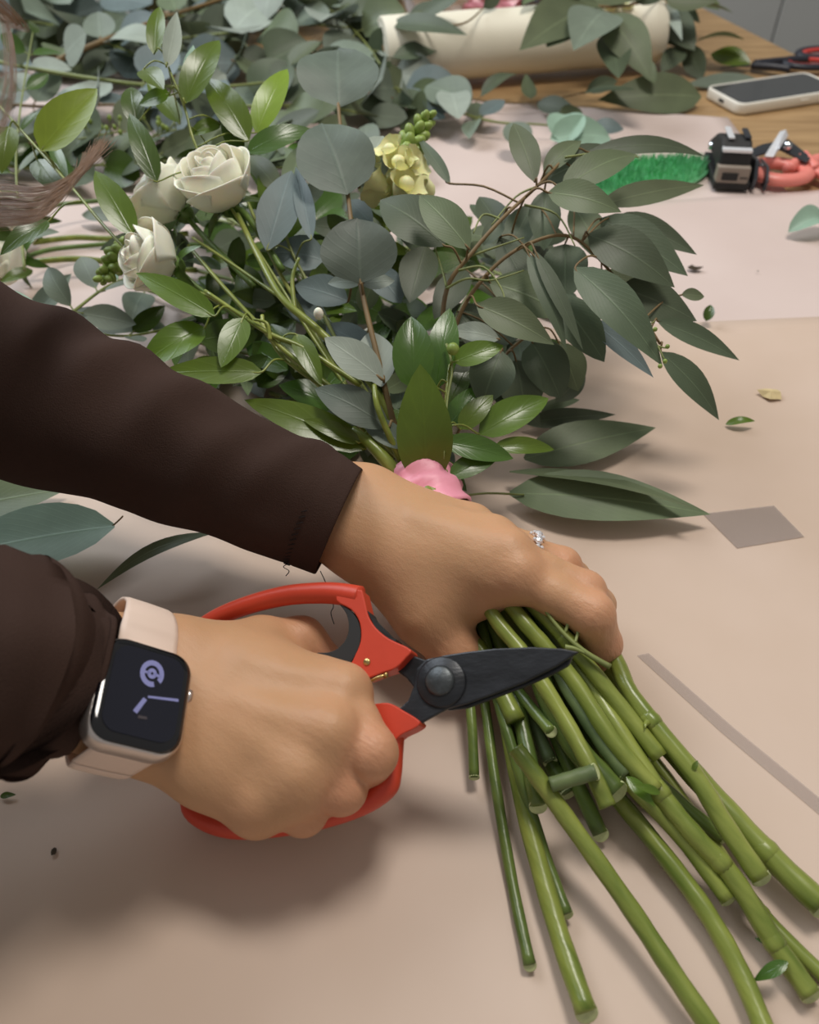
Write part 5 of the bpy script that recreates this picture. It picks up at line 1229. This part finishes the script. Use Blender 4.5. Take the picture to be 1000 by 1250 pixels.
# ------------------------------------------------------------------ stapler
M['chrome'] = mat('chrome', (215, 220, 226), 0.08, metal=1.0, var=.04)
M['dkmetal'] = mat('dark_steel', (74, 78, 84), 0.3, metal=.6, var=.15)
M['nose'] = mat('grey_brown_plastic', (148, 136, 124), 0.5, var=.06)
sa = P(868, 236, 0); sg = math.radians(83); fx = Vector((math.sin(sg), -math.cos(sg), 0)); fy = Vector((math.cos(sg), math.sin(sg), 0))
def T_(x, y, z): return sa+fx*x+fy*y+UP*(z+.005)
stp = empty('stapler', T_(.02, .03, 0), 'small black and chrome stapler standing between the green mat and pink scissors', 'stapler')
RZ = Matrix(((fx.x, fy.x, 0), (fx.y, fy.y, 0), (0, 0, 1)))
def sbox(x, y, z, hx, hy, hz, name, m, bev=.001, par=stp): 
    mb = MB(); mb.box(T_(x, y, z), (hx, hy, hz), RZ); return mb.build(name, m, par, bevel=bev, smooth=False)
sbox(.017, .035, .004, .017, .037, .004, 'base', 'rubber')
sbox(.016, .004, .013, .0155, .006, .009, 'nose', 'nose', .0015)
mb = MB(); mb.box(T_(.013, -.0022, .013), (.0075, .0006, .0035), RZ); mb.build('slot', 'rubber', stp, smooth=False)
mb = MB(); [mb.box(T_(.024+.0025*k, -.0022, .012), (.0008, .0005, .0008), RZ) for k in range(3)]; mb.build('slot_marks', 'rubber', stp, smooth=False)
arm = [(.002, .012), (.006, .034), (.020, .041), (.044, .037), (.068, .022), (.070, .014), (.040, .016)]
prism([T_(.001, y, z) for y, z in arm], fx*0, fx*.030).build('lever_arm', 'rubber', stp, bevel=.003, smooth=False)
sbox(.016, .010, .0345, .014, .005, .0018, 'chrome_plate', 'bright'); sbox(.010, .03, .0425, .003, .014, .0012, 'chrome_rib', 'bright'); sbox(.026, .03, .0425, .003, .012, .0012, 'chrome_rib', 'dkmetal')
mb = MB(); mb.tube([T_(-.001, .055, .02), T_(.033, .055, .02)], .004, 14); mb.build('hinge_pin', 'chrome', stp)
# staple remover leaning beside it
rem = empty('staple_remover', T_(.05, .02, 0), 'dark steel spring clip lying against the stapler and pink scissors', 'clip')
prism([T_(.036, .0, .0), T_(.036, .042, .0), T_(.036, .040, .020), T_(.036, .010, .026), T_(.036, -.002, .012)], fx*0, fx*.004).build('jaw', 'dkmetal', rem, bevel=.001, smooth=False)
prism([T_(.048, .0, .0), T_(.048, .042, .0), T_(.048, .040, .016), T_(.048, .010, .020), T_(.048, -.002, .010)], fx*0, fx*.003).build('jaw', 'dkmetal', rem, bevel=.001, smooth=False)
mb = MB(); mb.tube([T_(.034, .03, .012), T_(.053, .03, .012)], .003, 12); mb.build('spring_pin', 'chrome', rem)

# ------------------------------------------------------------------ scissors
M['pinkpl'] = mat('pink_plastic', (238, 140, 128), 0.35, var=.05, spec=.5)
M['redpl'] = mat('red_plastic', (204, 66, 58), 0.4, var=.06)
M['navypl'] = mat('dark_navy_plastic', (38, 40, 50), 0.4, var=.1)
def loop(name, c, rx, ry, rot, r, m, parent, z=.008, flat=.75):
    mb = MB(); e1_ = Vector((math.cos(rot), math.sin(rot), 0)); e2_ = Vector((-math.sin(rot), math.cos(rot), 0))
    pts = [c+e1_*rx*math.cos(q)*(1+.12*math.cos(q))+e2_*ry*math.sin(q)+UP*z for q in [2*math.pi*k/36 for k in range(37)]]
    mb.tube(pts, r, 12, caps=False, up=UP, flat=flat); return mb.build(name, m, parent)
ps = empty('pink_scissors', Vector((P(965, 215, 0).x, P(965, 215, 0).y, .004)), 'scissors with coral pink handles next to the stapler', 'scissors')
loop('handle', P(945, 224, 0), .025, .021, -.1, .0078, 'pinkpl', ps, .012); loop('handle', P(1015, 219, 0), .026, .021, .1, .0078, 'pinkpl', ps, .012)
mb = MB(); mb.tube(spline([tuple(P(962, 207, .014)), tuple(P(975, 194, .018)), tuple(P(972, 186, .02))], 4), [.0065, .006, .0055, .005, .005, .0045, .004, .004, .004], 10); mb.build('shank', 'pinkpl', ps)
mb = MB(); mb.tube(spline([tuple(P(996, 207, .014)), tuple(P(988, 196, .018)), tuple(P(982, 188, .02))], 4), [.0065, .006, .0055, .005, .005, .0045, .004, .004, .004], 10); mb.build('shank', 'pinkpl', ps)
def bladep(pts, th, name, m, parent):
    return prism([P(*p) for p in pts], UP*th, UP*0).build(name, m, parent, bevel=.0005, smooth=False)
bladep([(933, 192, .022), (952, 162, .030), (959, 161, .034), (962, 167, .030), (944, 193, .022)], .0018, 'blade', 'bright', ps)
bladep([(912, 186, .020), (930, 178, .024), (962, 172, .026), (990, 194, .020), (984, 200, .020), (952, 184, .022), (920, 193, .019)], .002, 'blade', 'dkmetal', ps)
mb = MB(); mb.tube([P(962, 178, .022), P(962, 178, .031)], .004, 12); mb.build('pivot', 'chrome', ps)
bs = empty('black_scissors', Vector((P(970, 88, 0).x, P(970, 88, 0).y, .001)), 'scissors with dark handles lined in red, behind the white phone', 'scissors')
for c, rot in ((P(985, 86, 0), .0), (P(1000, 74, 0), .25)):
    loop('handle', c, .036, .018, rot, .0055, 'navypl', bs, .009); loop('handle_lining', c, .030, .0125, rot, .0035, 'redpl', bs, .0095)
mb = MB(); mb.tube(spline([tuple(P(918, 80, .008)), tuple(P(940, 81, .01)), tuple(P(965, 84, .010))], 5), [.006]*11, 10, flat=.8); mb.build('shank', 'navypl', bs)
mb = MB(); mb.tube(spline([tuple(P(922, 77, .010)), tuple(P(950, 74, .011)), tuple(P(985, 72, .010))], 5), [.005]*11, 10, flat=.8); mb.build('shank', 'navypl', bs)
mb = MB(); mb.tube([P(922, 80, .006), P(880, 82, .004)], [.004, .0015], 8, flat=.3); mb.build('blade', 'dkmetal', bs)

# ------------------------------------------------------------------ green turf mat
M['turf'] = mat('artificial_turf', (120, 204, 146), 0.35, var=.2, scale=60)
tm = empty('turf_mat', Vector((P(780, 225, 0).x, P(780, 225, 0).y, .004)), 'bright green artificial turf mat behind the eucalyptus spray', 'mat')
tc_ = P(775, 227, 0); tl = (P(862, 222, 0)-P(690, 262, 0)); tlen = .088; tl.normalize(); tw_ = Vector((-tl.y, tl.x, 0))
mb = MB(); mb.tube([tc_+UP*.006, tc_+UP*.0085], .001, 4)
mb = MB(); rows = [[tc_+tl*math.cos(q)*tlen*s+tw_*math.sin(q)*.036*s+UP*z for q in [2*math.pi*k/36 for k in range(36)]] for s, z in ((.01, .005), (1, .005), (1, .008), (.01, .008))]
mb.grid(rows, close_v=True); mb.build('backing', 'turf', tm)
mb = MB(); rd = random.Random(3)
for k in range(2600):
    a = rd.uniform(0, 6.283); q = math.sqrt(rd.random())*.97; p = tc_+tl*math.cos(a)*q*tlen+tw_*math.sin(a)*q*.036
    d = Vector((rd.uniform(-.4, .4), rd.uniform(-.4, .4), 1)).normalized(); L = rd.uniform(.006, .011); s = Vector((math.cos(k), math.sin(k), 0))*.0008
    b0 = p+UP*.0075; mb.add([b0-s, b0+s, b0+d*L+s*.3, b0+d*L-s*.3], [(0, 1, 2, 3)])
g = mb.build('turf_pile', 'turf', tm, smooth=False); tag(g, kind='stuff')
